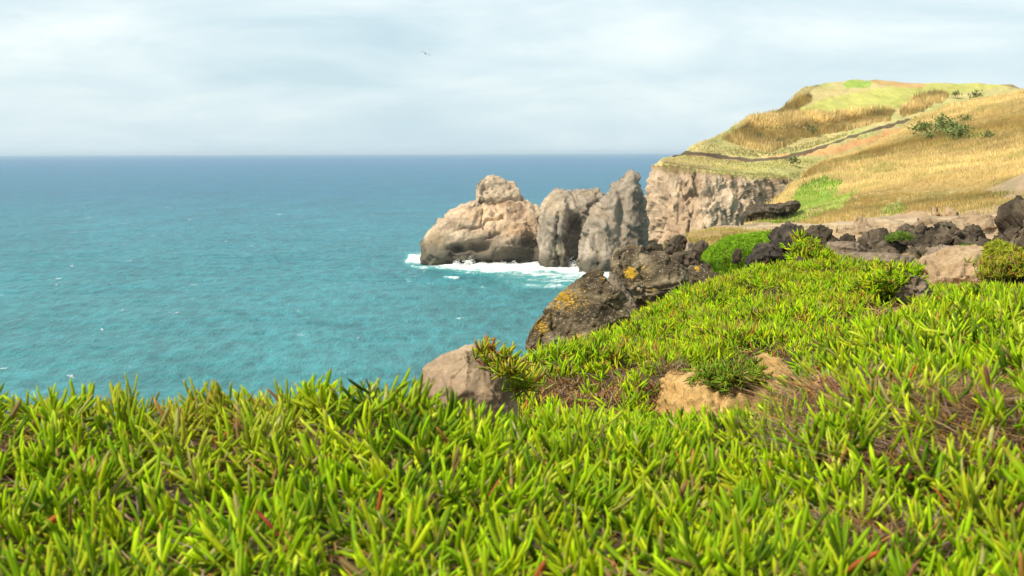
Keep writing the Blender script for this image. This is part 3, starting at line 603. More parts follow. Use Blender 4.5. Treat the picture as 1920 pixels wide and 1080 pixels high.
# ------------------------------------------------------------------ sea
def sea_material():
    m, t, b, o = newmat('sea_water'); g = N(t, 'ShaderNodeNewGeometry'); s_ = N(t, 'ShaderNodeSeparateXYZ'); t.links.new(g.outputs['Position'], s_.inputs[0])
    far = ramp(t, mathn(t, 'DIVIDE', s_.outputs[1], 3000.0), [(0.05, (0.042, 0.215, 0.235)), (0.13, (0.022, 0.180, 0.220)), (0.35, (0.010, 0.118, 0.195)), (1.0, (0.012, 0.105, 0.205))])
    v = scaled(t, (0.035, 0.012, 1), (0, 0, 0.05)); big = noise(t, 1.0, 11, 0.78, v)
    c = mixc(t, 1.0, far, ramp(t, big, [(0.34, 0.76), (0.66, 1.26)]), 'MULTIPLY')
    v1 = scaled(t, (0.42, 0.12, 1), (0, 0, 0.08)); mid = noise(t, 1.0, 6, 0.74, v1)
    c = mixc(t, 1.0, c, ramp(t, mid, [(0.36, 0.66), (0.64, 1.36)]), 'MULTIPLY')  # light and dark of the wave ripples, painted into the water colour
    fa = attr(t, 'foam').outputs['Fac']
    v2 = scaled(t, (0.30, 0.22, 1), (0, 0, 0.2)); fn = noise(t, 1.0, 10, 0.76, v2, 0.8)
    c = mixc(t, ramp(t, fa, [(0.05, 0), (0.55, 0.75)]), c, (0.10, 0.42, 0.42))
    fs_ = mathn(t, 'ADD', fn, mathn(t, 'MULTIPLY', fa, 0.54)); foam = ramp(t, fs_, [(0.70, 0), (0.88, 1)])
    # whitecaps: small ragged streaks
    v3 = scaled(t, (0.20, 0.08, 1), (0, 0, 0.1)); wc = mathn(t, 'MULTIPLY', ramp(t, noise(t, 1.0, 10, 0.74, v3, 0.4), [(0.635, 0), (0.67, 1)]), 0.7)
    foam = mathn(t, 'MAXIMUM', foam, wc)
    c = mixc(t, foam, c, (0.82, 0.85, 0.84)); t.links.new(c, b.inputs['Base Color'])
    rg = mathn(t, 'ADD', mathn(t, 'MULTIPLY', foam, 0.5), 0.32); t.links.new(rg, b.inputs['Roughness']); b.inputs['IOR'].default_value = 1.33
    b.inputs['Specular IOR Level'].default_value = 0.22
    h = mathn(t, 'ADD', mid, mathn(t, 'MULTIPLY', noise(t, 1.0, 8, 0.7, scaled(t, (0.5, 1.1, 1), (0, 0, .2))), 0.4))
    bump(t, b, h, 1.0, 1.6); return m
M_SEA = sea_material()
pys = np.concatenate([np.array([288.4, 288.8, 289.5, 290.5]), np.arange(292, 470, 1.3), np.arange(470, 545, 1.0), np.arange(545, 830, 2.4), [900, 1000, 1300, 2500]])
Ysea = 30.0 * FPX / (pys - 287.2) * 1.0
Ysea = Ysea[::-1]
cols = np.concatenate([np.linspace(-6000, -400, 30), np.linspace(-300, 1500, 330), np.linspace(1600, 8000, 30)])
PX = (cols[None, :] - 960) / FPX * Ysea[:, None]; PY = np.repeat(Ysea[:, None], len(cols), 1)
PW = np.stack([PX, PY, PX * 0], -1); fw = PW.reshape(-1, 3)
amp = sm(3000, 300, fw[:, 1])
fw[:, 2] = amp * (0.55 * ridged(fw / np.array([22, 9, 1]), 201, 3) + 0.35 * fbm(fw / np.array([60, 25, 1]), 202, 2) - 0.3)
wx, wy = proj(fw)
foam = np.zeros(len(fw)); wob = fbm(np.stack([wx / 30, wy / 9, wx * 0], -1), 203, 3)
for line, wd, s_ in (([(768, 486), (800, 488), (830, 496), (870, 501)], 7, 1.0), ([(880, 500), (920, 499), (980, 502), (1030, 494), (1060, 500), (1100, 508), (1200, 512)], 9, 1.0),
                     ([(900, 505), (960, 508), (1040, 506), (1090, 512), (1180, 520)], 7, 0.8), ([(990, 516), (1040, 518), (1100, 522)], 5, .6), ([(980, 536), (1040, 537), (1080, 534)], 4, .45), ([(780, 502), (830, 504)], 2.5, .55),
                     ([(835, 520), (858, 522)], 2.2, .7), ([(900, 540), (912, 541)], 1.6, .6), ([(1000, 527), (1070, 529)], 4, .5), ([(870, 512), (905, 514)], 1.8, .5), ([(930, 512), (1000, 522), (1080, 524)], 9, .36), ([(960, 530), (1080, 541)], 6, .33), ([(770, 494), (860, 508), (930, 512)], 5, .36)):
    foam = np.maximum(foam, s_ * np.exp(-(polydist(wx + 14 * wob, wy + 3.2 * wob, line) / (wd * 1.25)) ** 2))
fw[:, 2] += foam * (0.5 + 0.8 * np.clip(fbm(fw / 5, 204, 3), -0.4, 1))
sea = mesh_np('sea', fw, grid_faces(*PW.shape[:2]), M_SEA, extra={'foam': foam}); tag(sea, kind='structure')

# ------------------------------------------------------------------ sea stacks
rock('sea_stack', 'tan sea stack with a round knob of rock on its top, foam at its foot', 'sea stack', [
    ([(790, 520), (797, 485), (802, 462), (815, 434), (838, 404), (870, 385), (905, 371), (950, 367), (985, 376), (1012, 387), (1024, 398), (1027, 430), (1026, 470), (1024, 520)], 384, 17, .62),
    ([(898, 384), (897, 362), (898, 346), (903, 331), (914, 324), (933, 320), (958, 325), (975, 333), (981, 350), (980, 366), (988, 384), (940, 396)], 382, 7, .38),
    ([(868, 410), (888, 378), (900, 368), (988, 366), (1006, 384), (1010, 408), (940, 415)], 382, 8, .6),
    ([(890, 400), (930, 388), (945, 402), (930, 415), (905, 422), (880, 440), (850, 440), (860, 415)], 374, 6, .8),
    ([(940, 420), (985, 392), (1020, 396), (1022, 430), (990, 450), (950, 460)], 374, 6, .8),
    ([(800, 520), (812, 470), (850, 452), (880, 450), (905, 470), (900, 520)], 376, 8, .8)],
    M_STACK, 0.36, 14, 2.0, cuts=5, fac=1.0, strat=0.0, wet=7, seed=3,
    cracks=[([(838, 412), (860, 430), (900, 422), (945, 405)], 2.5, 1.6), ([(898, 372), (935, 378), (985, 372)], 3, 1.4), ([(880, 456), (905, 450), (935, 432)], 2.5, 1.2), ([(905, 395), (906, 430)], 1.6, 1.0)],
    dents=[(895, 463, 24, 9, 5), (855, 468, 16, 6, 4), (1000, 462, 22, 26, 5), (940, 470, 14, 14, -2.5), (925, 385, 24, 6, 2)],
    tints=[(1000, 475, 34, 34, (.50, .46, .44)), (870, 480, 70, 16, (.55, .50, .42)), (940, 384, 40, 8, (.55, .40, .34)), (820, 460, 14, 30, (.62, .58, .48)), (925, 402, 70, 18, (1.38, 1.25, 1.12)), (965, 430, 44, 18, (1.25, 1.12, 1.0)), (900, 495, 110, 12, (.6, .58, .46))])  # first tint puts the shade of the right lower side into the colour
rock('sea_stack', 'grey brown middle sea stack with a flat broad top', 'sea stack', [
    ([(1018, 520), (1014, 450), (1020, 405), (1026, 376), (1036, 364), (1052, 361), (1062, 365), (1078, 356), (1095, 355), (1118, 357), (1130, 366), (1137, 382), (1125, 430), (1120, 520)], 374, 11, .5),
    ([(1016, 520), (1015, 440), (1030, 380), (1060, 368), (1072, 400), (1062, 450), (1070, 520)], 367, 8, .6)],
    M_GREYSTACK, 0.36, 9, 2.0, cuts=2, fac=1.15, wet=4.0, seed=8, stretch=(1, 1, 0.55),
    cracks=[([(1074, 362), (1082, 385), (1100, 402)], 2.5, 2), ([(1045, 400), (1040, 450), (1050, 500)], 2.5, 1.5)], dents=[(1082, 422, 15, 18, 4.5), (1080, 465, 12, 22, 3)],
    tints=[(1082, 425, 18, 24, (.45, .43, .40)), (1040, 385, 26, 24, (1.25, 1.18, 1.05)), (1105, 362, 26, 10, (1.2, 1.15, 1.05)), (1050, 480, 20, 30, (.75, .78, .68))])  # first tint paints shade into the hollow carved by the dent
rock('sea_stack', 'pointed grey sea stack standing beside the headland cliff', 'sea stack', [
    ([(1078, 525), (1090, 470), (1098, 430), (1108, 405), (1128, 382), (1148, 352), (1160, 340), (1172, 334), (1180, 331), (1192, 335), (1198, 352), (1207, 380), (1211, 430), (1213, 525)], 356, 11, .78),
     ([(1130, 410), (1140, 380), (1150, 352), (1158, 345), (1166, 342), (1172, 330), (1181, 318), (1189, 326), (1196, 345), (1204, 380), (1206, 430), (1150, 440)], 354, 6, 1.0),
    ([(1080, 525), (1098, 465), (1112, 420), (1130, 400), (1150, 440), (1165, 525)], 349, 6, .75)],
    M_GREYSTACK, 0.34, 7, 1.5, cuts=0, fac=1.25, wet=4.0, seed=15, stretch=(1, 1, 0.8), dents=[(1120, 440, 10, 40, 3), (1165, 400, 8, 50, 2.5), (1150, 380, 10, 14, -3)],
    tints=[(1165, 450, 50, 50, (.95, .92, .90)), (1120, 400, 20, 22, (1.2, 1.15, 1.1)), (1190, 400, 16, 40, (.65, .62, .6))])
# surf spray: many little drops thrown up at the foot of the stacks
def spray(line, n, h, seed):
    rg = np.random.default_rng(seed); t = rg.random(n); xs = np.interp(t, np.linspace(0, 1, len(line)), [p[0] for p in line]); ys = np.interp(t, np.linspace(0, 1, len(line)), [p[1] for p in line])
    Yv = 30 * FPX / (ys - 287.2); B = np.stack([(xs - 960) / FPX * Yv, Yv - rg.random(n) * 3, np.zeros(n)], -1)
    col_h = h * np.clip(0.25 + fbm(B / 2.5, seed, 2), 0.05, 1.2); B[:, 2] = rg.random(n) ** 1.8 * col_h
    B[:, 0] += (rg.random(n) - .5) * 0.5 * (1 + B[:, 2]); return B
D = np.concatenate([spray([(768, 487), (800, 486), (820, 491)], 1600, 2.6, 1), spray([(850, 499), (905, 501)], 1800, 3.2, 2), spray([(910, 500), (1020, 497), (1060, 500)], 2200, 2.2, 3), spray([(1020, 500), (1060, 500), (1100, 508)], 2600, 4.2, 4), spray([(1110, 512), (1210, 512)], 1500, 1.6, 5)])
T4 = np.array([[1, 1, 1], [1, -1, -1], [-1, 1, -1], [-1, -1, 1]]) * 0.5
sz = RNG.uniform(0.05, 0.22, (len(D), 1, 1)); Vd = (D[:, None, :] + T4[None] * sz).reshape(-1, 3)
k = np.arange(len(D))[:, None] * 4; Fd = np.concatenate([k + [0, 1, 2], k + [0, 3, 1], k + [0, 2, 3], k + [1, 3, 2]])
M_SPRAY, t, b, o = newmat('spray'); b.inputs['Base Color'].default_value = (0.85, 0.87, 0.87, 1); b.inputs['Roughness'].default_value = 0.8
tag(mesh_np('surf_spray', Vd, Fd, M_SPRAY, smooth=False), 'white surf spray thrown up along the stacks', 'spray', kind='stuff')

# ------------------------------------------------------------------ rocks of the middle distance
def on_surface(P, px, py):
    x, y = proj(P.reshape(-1, 3)); dd = (x - px) ** 2 + (y - py) ** 2; Yf = P.reshape(-1, 3)[:, 1]
    c_ = np.where(dd < max(dd.min() * 2.5, 16))[0]; return P.reshape(-1, 3)[c_[np.argmin(Yf[c_])]]
LV = dict(knob=.35, fac=1.5, cuts=6)
def lava(label, poly, Y, T, cat='rock', mat=None, seed=0, amp=0.34, vox=None, group=None, **kw):
    xs = [p[0] for p in poly]; w_ = (max(xs) - min(xs)) * Y / FPX; a = dict(LV); a.update(kw)
    return rock('lava_rock', label, cat, [(poly, Y, T, .6)], mat or M_LAVA, vox or max(w_ / 48, Y * 0.0007), w_ * 0.85, w_ * amp * 0.5, seed=seed, group=group, **a)
lava('black lava rock beside the pale slab on the crest, backed by sand', [(1508, 470), (1512, 440), (1527, 428), (1548, 429), (1562, 438), (1572, 452), (1572, 470)], 24, .35, seed=21)
lava('small black lava stone right of the rock on the sand', [(1574, 466), (1578, 446), (1590, 440), (1602, 446), (1608, 466)], 26, .25, seed=22)
G = 'black lava crags in a row below the tan hill'
lava('low left end of the black lava row below the hill', [(1590, 492), (1598, 470), (1615, 458), (1640, 450), (1668, 446), (1690, 450), (1700, 470), (1695, 495)], 46, 1.2, seed=23, group=G)
lava('black lava crag with two rounded heads over a green patch', [(1672, 495), (1680, 462), (1684, 436), (1695, 424), (1712, 422), (1722, 432), (1728, 421), (1738, 424), (1746, 445), (1745, 490)], 48, 1.2, seed=24, group=G)
lava('tallest black crag in the middle of the lava row', [(1735, 496), (1740, 455), (1748, 440), (1762, 432), (1764, 417), (1776, 414), (1788, 418), (1794, 432), (1806, 440), (1815, 455), (1812, 490)], 47, 1.3, seed=25, group=G)
lava('right end of the black lava row against pale earth', [(1796, 478), (1800, 445), (1812, 430), (1826, 423), (1840, 430), (1850, 446), (1846, 465), (1830, 478)], 49, 1.0, seed=26, group=G)
lava('jumble of black lava at the foot of the row, below its tallest crag', [(1700, 510), (1706, 480), (1722, 466), (1745, 460), (1770, 466), (1800, 470), (1812, 490), (1800, 510)], 43, .9, seed=43, group=None)
lava('low black lava lump at the left foot of the row, half hidden by the slab', [(1612, 505), (1618, 482), (1640, 472), (1668, 474), (1690, 484), (1700, 508)], 42, .8, seed=44)
lava('brownish black crag set into the pale earth right of the row', [(1846, 482), (1852, 462), (1866, 452), (1880, 458), (1884, 480)], 44, .7, seed=45)
for i_, (x0, x1, yt, Y_, lb_) in enumerate([(1560, 1625, 462, 44, 'low black rubble joining the small black stone to the lava row'), (1650, 1700, 458, 44.5, 'black rubble filling the dip left of the green ledge patch'), (1715, 1765, 446, 45.5, 'black lava saddle between the two headed crag and the tallest crag'), (1790, 1830, 444, 46, 'black lava saddle right of the tallest crag'), (1820, 1875, 456, 45, 'broken black lava tail at the right end of the row')]):
    rj = np.random.default_rng(960 + i_); xs_ = np.linspace(x0, x1, 6)
    lava(lb_, [(x0, 498)] + [(float(x_), yt + float(rj.uniform(-7, 7))) for x_ in xs_] + [(x1, 498)], Y_, .8, seed=970 + i_)
lava('great black crag cut by the right edge of the picture', [(1872, 480), (1882, 448), (1884, 428), (1896, 412), (1908, 402), (1920, 388), (1960, 376), (2010, 392), (2020, 480)], 36, 1.4, seed=27)
CY = float(on_surface(PS, 1450, 402)[1])
lava('dark crag jutting from the grass at the left foot of the tan hill', [(1396, 416), (1400, 402), (1420, 392), (1445, 387), (1470, 385), (1508, 380), (1500, 392), (1455, 402), (1430, 412), (1410, 420)], CY - 3, 5, seed=28, amp=.2)
lava('black boulder on the point, upright, left of the green turf', [(1252, 472), (1258, 452), (1266, 441), (1278, 439), (1286, 447), (1288, 472)], 34, .3, seed=29)
lava('round dark boulder touching the left side of the green turf', [(1296, 492), (1299, 465), (1306, 453), (1318, 450), (1328, 458), (1331, 480), (1326, 495)], 26, .25, seed=30)
lava('brown black boulder behind the big lichen rock', [(1205, 478), (1210, 466), (1225, 458), (1240, 462), (1244, 478), (1230, 488)], 30, .25, seed=31)
lava('squat dark stone between two boulders on the point', [(1245, 470), (1250, 458), (1262, 456), (1272, 468), (1268, 480), (1250, 480)], 31, .2, seed=32)
lava('brown split stone in the middle of the boulder heap', [(1284, 480), (1288, 456), (1298, 452), (1304, 462), (1300, 486)], 29, .2, seed=33, mat=M_SLAB)
lava('dark flat boulder low in the heap behind the lichen rock', [(1258, 510), (1262, 482), (1280, 470), (1300, 474), (1310, 490), (1316, 515)], 24, .35, seed=34)
lava('dark wall of rock under the overhanging turf', [(1320, 535), (1322, 495), (1340, 484), (1380, 470), (1400, 480), (1425, 480), (1440, 500), (1430, 535)], 20.6, .35, seed=35)
lava('little dark stone poking out of the bright turf', [(1372, 492), (1374, 476), (1382, 465), (1390, 468), (1390, 482), (1386, 496)], 19.2, .1, seed=36)
lava('dark rocks at the sea edge left of the boulder heap', [(1190, 480), (1192, 468), (1200, 463), (1212, 470), (1216, 484)], 36, .4, seed=37)
rock('white_rock', 'pile of whitish rock at the foot of the tan hill', 'rock', [([(1735, 414), (1738, 404), (1750, 400), (1760, 406), (1768, 398), (1780, 395), (1790, 403), (1796, 414)], 140, 1.2, .7)],
     M_SAND, 0.16, 1.6, 1.0, fac=1.2, seed=38, tints=())
rock('pale_ledge', 'pale brown sandy ledge behind the black lava row', 'ledge', [([(1690, 434), (1730, 421), (1800, 415), (1870, 410), (1905, 418), (1880, 438), (1800, 442), (1740, 442)], 62, 2.5, .85)], M_LEDGE, 0.10, 2.4, 0.5, strat=1.6, seed=39)
rock('pale_ledge', 'low layered sandy ledge right of the small black stone', 'ledge', [([(1540, 446), (1600, 432), (1680, 426), (1740, 426), (1720, 442), (1620, 450)], 66, 2.5, .9)], M_LEDGE, 0.12, 2.4, 0.5, strat=1.6, seed=40)
rock('earth_cliff', 'pale pink eroded earth bank with a rounded knob at its left', 'bank', [
     ([(1700, 575), (1706, 510), (1702, 482), (1708, 477), (1720, 482), (1735, 494), (1760, 478), (1795, 470), (1830, 466), (1856, 474), (1864, 500), (1862, 575)], 21.5, .8, .55)],
     M_SAND, 0.025, .7, 0.10, cuts=3, fac=1.2, knob=0.3, strat=0.3, seed=41, stretch=(1, 1, .7))
rock('brown_rock', 'reddish brown rock lump on top of the pale earth bank', 'rock', [([(1740, 486), (1745, 470), (1765, 464), (1790, 462), (1800, 474), (1780, 486)], 23, .4, .6)], M_SLAB, 0.02, .3, 0.1, seed=42)

# ------------------------------------------------------------------ near rocks
rock('lichen_boulder', 'long leaning dark boulder with orange lichen, at the sea edge left of the green slope', 'boulder', [
     ([(985, 652), (987, 628), (1000, 606), (1032, 572), (1058, 542), (1085, 520), (1105, 508), (1122, 508), (1132, 518), (1140, 532), (1158, 545), (1170, 560), (1179, 580), (1190, 632), (1150, 648), (1105, 652), (1075, 640), (1040, 640), (1012, 655), (998, 664)], 9.8, .26, .5)],
     M_LICHEN, 0.0088, .34, .038, cuts=14, fac=1.1, strat=.12, seed=51,
     cracks=[([(1034, 590), (1032, 612), (1040, 630)], 2.0, .03), ([(1000, 640), (1040, 615), (1060, 596)], 1.3, .012), ([(1100, 560), (1140, 570), (1175, 590)], 2.0, .012)],
     lichen=[(1060, 560, 60, 40, .84), (1055, 555, 34, 20, 1), (1015, 612, 26, 28, .9), (1003, 630, 16, 14, .7), (1098, 580, 9, 14, .7), (1130, 520, 20, 10, .6), (1030, 590, 16, 16, .8)])
rock('lichen_boulder', 'low split slab wedged under the leaning lichen boulder', 'boulder', [
     ([(998, 676), (1010, 660), (1040, 642), (1080, 630), (1120, 618), (1140, 612), (1130, 630), (1095, 650), (1070, 690), (1040, 710), (1000, 705)], 9.7, .2, .6)],
     M_LICHEN, 0.008, .22, .03, cuts=6, strat=.3, seed=52, lichen=[(1080, 632, 40, 6, .9), (1110, 622, 20, 6, 1)])
rock('lichen_boulder', 'blocky black boulder with an orange lichen patch, behind the leaning one', 'boulder', [
     ([(1152, 505), (1148, 482), (1154, 469), (1166, 463), (1190, 464), (1206, 472), (1222, 479), (1248, 474), (1262, 483), (1276, 495), (1288, 504), (1292, 520), (1286, 540), (1262, 545), (1210, 550), (1175, 552), (1160, 530)], 12.6, .34, .36),
     ([(1148, 500), (1147, 478), (1155, 466), (1186, 462), (1208, 470), (1210, 500), (1205, 545), (1170, 545)], 12.5, .34, .3),
     ([(1172, 600), (1178, 545), (1230, 540), (1280, 534), (1298, 545), (1300, 585), (1240, 610), (1190, 620)], 12.5, .3, .6)],
     M_LICHEN, 0.0105, .40, .045, cuts=6, fac=1.2, strat=.15, seed=53, cracks=[([(1172, 548), (1210, 540), (1260, 536), (1288, 528)], 2.2, .05), ([(1166, 470), (1166, 500), (1176, 545)], 1.6, .03)],
     lichen=[(1200, 515, 60, 40, .55), (1182, 513, 17, 15, 1.2), (1206, 500, 8, 6, .9), (1222, 545, 18, 5, .8), (1250, 542, 14, 5, .6)])
rock('lichen_boulder', 'olive grey upright wedge of rock between the two lichen boulders', 'boulder', [
     ([(1138, 545), (1141, 522), (1146, 508), (1150, 506), (1160, 524), (1174, 545), (1192, 572), (1205, 625), (1145, 630), (1145, 560)], 11.2, .14, .6)], M_SLAB, 0.007, .16, .03, seed=54, lichen=[(1150, 520, 12, 20, .3)])
rock('lichen_boulder', 'sloping dark boulder right of the blocky lichen boulder', 'boulder', [
     ([(1286, 548), (1288, 508), (1298, 498), (1312, 500), (1330, 510), (1352, 517), (1360, 524), (1345, 532), (1315, 546), (1290, 562)], 12.9, .26, .55)],
     M_LICHEN, 0.0095, .26, .035, cuts=8, strat=.3, seed=55, lichen=[(1307, 503, 7, 8, 1.1)])
rock('black_rock', 'rugged black rock tower on the crest beside a leafy clump', 'rock', [
     ([(1438, 512), (1442, 470), (1452, 445), (1464, 428), (1480, 421), (1496, 425), (1510, 437), (1515, 455), (1505, 478), (1488, 512)], 14.0, .22, .45),
     ([(1390, 535), (1396, 505), (1400, 488), (1416, 470), (1432, 458), (1450, 462), (1462, 475), (1458, 505), (1430, 520), (1410, 530)], 13.7, .22, .55)],
     M_LAVAN, 0.011, .24, .055, cuts=2, fac=1.3, knob=.2, seed=56)
rock('dark_stone', 'dark brown stone in the leaves at the foot of the black tower', 'stone', [([(1482, 512), (1486, 492), (1497, 480), (1506, 484), (1508, 500), (1500, 514)], 13.4, .09, .6)], M_LAVAN, .007, .12, .03, seed=57)
rock('rock_slab', 'long flat weathered brown slab lying along the crest', 'rock slab', [
     ([(1534, 525), (1538, 486), (1546, 477), (1600, 474), (1640, 472), (1690, 477), (1706, 484), (1714, 498), (1712, 525)], 14.3, .3, .4)],
     M_SLAB, 0.012, .3, .045, strat=1.6, fac=.7, seed=58, stretch=(.6, .6, 2))
rock('rock_slab', 'short speckled slab stacked behind the long weathered slab', 'rock slab', [
     ([(1545, 485), (1552, 466), (1562, 457), (1590, 453), (1603, 458), (1609, 470), (1606, 485)], 14.9, .25, .45)], M_SLAB, 0.0095, .26, .04, strat=1.2, seed=59, stretch=(.7, .7, 1.8))
rock('brown_boulder', 'reddish brown boulder half wrapped in leaves right of the slope', 'boulder', [
     ([(1656, 606), (1660, 560), (1664, 532), (1680, 517), (1704, 516), (1722, 528), (1731, 548), (1727, 568), (1708, 584), (1698, 612)], 9.2, .22, .4)],
     M_SLAB, 0.0065, .24, .05, cuts=4, fac=1.3, strat=.4, seed=60, stretch=(1, 1, 1.3))
rock('brown_stone', 'small brown stone left of the reddish boulder in a dark gap', 'stone', [([(1606, 590), (1612, 566), (1628, 556), (1645, 566), (1652, 584), (1640, 600)], 9.3, .1, .6)], M_BROWN, 0.007, .14, .03, seed=61)
rock('brown_stone', 'little pointed brown stone alone in the green slope', 'stone', [([(1552, 556), (1556, 543), (1562, 536), (1569, 542), (1570, 556)], 11, .05, .6)], M_BROWN, 0.006, .1, .02, seed=62)
rock('brown_stone', 'small grey stone in the leaves far right below the pale bank', 'stone', [([(1774, 580), (1778, 568), (1790, 565), (1802, 570), (1806, 580)], 9.4, .07, .6)], M_BROWN, 0.006, .1, .02, seed=63)
rock('smooth_boulder', 'smooth brown boulder in the foreground above the leaves, sea behind', 'boulder', [
     ([(782, 835), (788, 712), (796, 690), (822, 672), (850, 659), (878, 647), (890, 646), (902, 656), (928, 674), (948, 690), (958, 712), (964, 745), (976, 835)], 4.8, .17, .62)],
     M_BROWN, 0.005, .26, .018, cuts=9, fac=.9, groove=0, seed=64, cracks=[([(868, 668), (872, 690), (880, 705)], 2.2, .004)], dents=[(905, 700, 26, 30, .02), (860, 735, 30, 20, -.015)])
rock('earth_bank', 'ochre earth bank under the overhanging leaves, behind the foreground', 'bank', [
     ([(1228, 850), (1234, 760), (1240, 732), (1252, 716), (1280, 706), (1320, 716), (1350, 708), (1395, 716), (1430, 688), (1462, 684), (1490, 700), (1505, 720), (1515, 850)], 6.1, .42, .4)],
     M_EARTH, 0.009, .3, .07, fac=.7, knob=.5, strat=.3, seed=65, cracks=[([(1240, 735), (1262, 722), (1300, 714)], 2.2, .02), ([(1420, 745), (1470, 735)], 3, .03), ([(1350, 722), (1352, 790)], 3, .02)])
rock('black_rock', 'black rock ledge under yellow green leaves at the right edge', 'rock', [
     ([(1852, 540), (1856, 522), (1874, 512), (1900, 508), (1960, 500), (2020, 505), (2030, 545), (1900, 558), (1868, 552)], 13, .3, .55)], M_LAVAN, 0.012, .3, .06, knob=.7, seed=66)
rock('rock_slab', 'tan layered slab at the right edge just above the foreground leaves', 'rock slab', [
     ([(1868, 600), (1874, 582), (1892, 570), (1915, 560), (1960, 552), (2040, 556), (2040, 610), (1900, 615)], 8.6, .22, .5)], M_SLAB, 0.008, .25, .03, strat=1.2, seed=67, stretch=(.7, .7, 2))

# ------------------------------------------------------------------ turf mounds
def mound(label, poly, Y, T, c, vox, seed, n, hgt, wd):
    m, t, b, o = newmat('moss'); b.inputs['Roughness'].default_value = .9
    t.links.new(ramp(t, noise(t, 3.0 / (vox * 30), 8, .7), [(0.3, tuple(x * .65 for x in c)), (0.7, tuple(x * 1.25 for x in c))]), b.inputs['Base Color']); bump(t, b, noise(t, 2.0 / (vox * 6), 6, .7), .9, vox)
    w_ = (max(p[0] for p in poly) - min(p[0] for p in poly)) * Y / FPX
    root = rock('turf_mound', label, 'turf', [(poly, Y, T, .55)], m, vox, w_ * .4, w_ * .06, fac=0, knob=.6, seed=seed)
    me = root.data; V = np.zeros(len(me.vertices) * 3, np.float32); me.vertices.foreach_get('co', V); V = V.reshape(-1, 3); Nn = np.zeros_like(V).ravel(); me.vertices.foreach_get('normal', Nn); Nn = Nn.reshape(-1, 3)
    ok = np.where((Nn[:, 2] > -.5) & (Nn[:, 1] < .5))[0]; rg = np.random.default_rng(seed); k_ = rg.choice(ok, n); Q = V[k_] + rg.normal(0, vox * .5, (n, 3))
    up = Nn[k_] * .7 + rg.normal(0, .35, (n, 3)); up[:, 2] += .15; up /= np.linalg.norm(up, axis=1, keepdims=True); up[:, 2] -= .35
    L = hgt * rg.uniform(.5, 1.3, (n, 1)); sd_ = np.cross(up, rg.normal(0, 1, (n, 3))); sd_ /= np.linalg.norm(sd_, axis=1, keepdims=True)
    VV = np.stack([Q - sd_ * wd, Q + sd_ * wd, Q + up * L], 1).reshape(-1, 3); F = np.arange(n * 3).reshape(-1, 3)
    C = np.repeat(np.array(c) * rg.uniform(.6, 1.5, (n, 1)) * (1 + .8 * fbm(Q / (w_ * .16) * [2.2, 2.2, .6], seed + 4, 3))[:, None] * (1 + rg.normal(0, .08, (n, 3))), 3, 0)
    g = mesh_np('grass_blades', VV, F, M_BLADE, parent=root, col=C, smooth=False); g['kind'] = 'stuff'; return root
mound('brilliant green turf draped over dark rock in the hollow', [(1318, 492), (1322, 478), (1340, 462), (1372, 446), (1410, 440), (1450, 437), (1462, 450), (1450, 470), (1425, 472), (1402, 476), (1392, 500), (1384, 516), (1360, 520), (1345, 514), (1340, 498), (1330, 488)], 20, .55, (0.19, 0.33, 0.016), .022, 71, 36000, .045, .004)
mound('yellow green leafy mound climbing the right edge of the picture', [(1856, 520), (1860, 480), (1866, 460), (1880, 454), (1896, 470), (1915, 478), (1960, 480), (1990, 490), (2000, 535), (1870, 535)], 15.5, .5, (0.25, 0.27, 0.02), .02, 72, 9000, .07, .008)
mound('small green patch on a ledge over the black lava row', [(1660, 449), (1672, 442), (1690, 437), (1706, 440), (1706, 447), (1690, 450)], 44, .5, (0.13, 0.20, 0.03), .03, 73, 2500, .1, .015)
mound('small green tuft among rocks right of the lava row', [(1794, 482), (1798, 468), (1808, 461), (1824, 463), (1822, 476), (1812, 488)], 40, .4, (0.12, 0.20, 0.03), .03, 74, 2500, .1, .015)

# ------------------------------------------------------------------ shrubs on the hill
def shrub(name, label, px, py, P, r, c, seed, group):
    rg = np.random.default_rng(seed); C0 = on_surface(P, px, py) + [0, -.5, r * 1.1]; n = 200; dirs = rg.normal(0, 1, (n, 3)); dirs /= np.linalg.norm(dirs, axis=1, keepdims=True)
    Q = dirs * (rg.random((n, 1)) ** .4) * r * np.array([1.5, 1, .85]) * (1 + 1.2 * fbm(dirs * 2, seed, 2))[:, None]; a = rg.normal(0, 1, (n, 3)); a /= np.linalg.norm(a, axis=1, keepdims=True)
    b_ = np.cross(a, rg.normal(0, 1, (n, 3))); b_ /= np.linalg.norm(b_, axis=1, keepdims=True); s_ = r * rg.uniform(.12, .26, (n, 1))
    V = np.stack([Q - a * s_, Q + b_ * s_ * .6, Q + a * s_, Q - b_ * s_ * .6], 1).reshape(-1, 3); F = np.arange(n * 4).reshape(-1, 4)
    root = empty(name, C0 - [0, 0, r * .7], label, 'shrub', group)
    o = mesh_np('foliage', V + [0, 0, r * .7], F, M_BLADE, parent=root, col=np.repeat(np.array(c) * rg.uniform(.6, 1.5, (n, 1)), 4, 0), smooth=False)
    st = mesh_np('stem', np.array([[-.06, -.06, 0], [.06, -.06, 0], [.06, .06, 0], [-.06, .06, 0], [0, 0, r]]) * r * [1, 1, 1 / r * .9], [(0, 1, 4), (1, 2, 4), (2, 3, 4), (3, 0, 4)], M_BROWN, parent=root)
    return root
GS = 'dark shrubs on the tan hill'
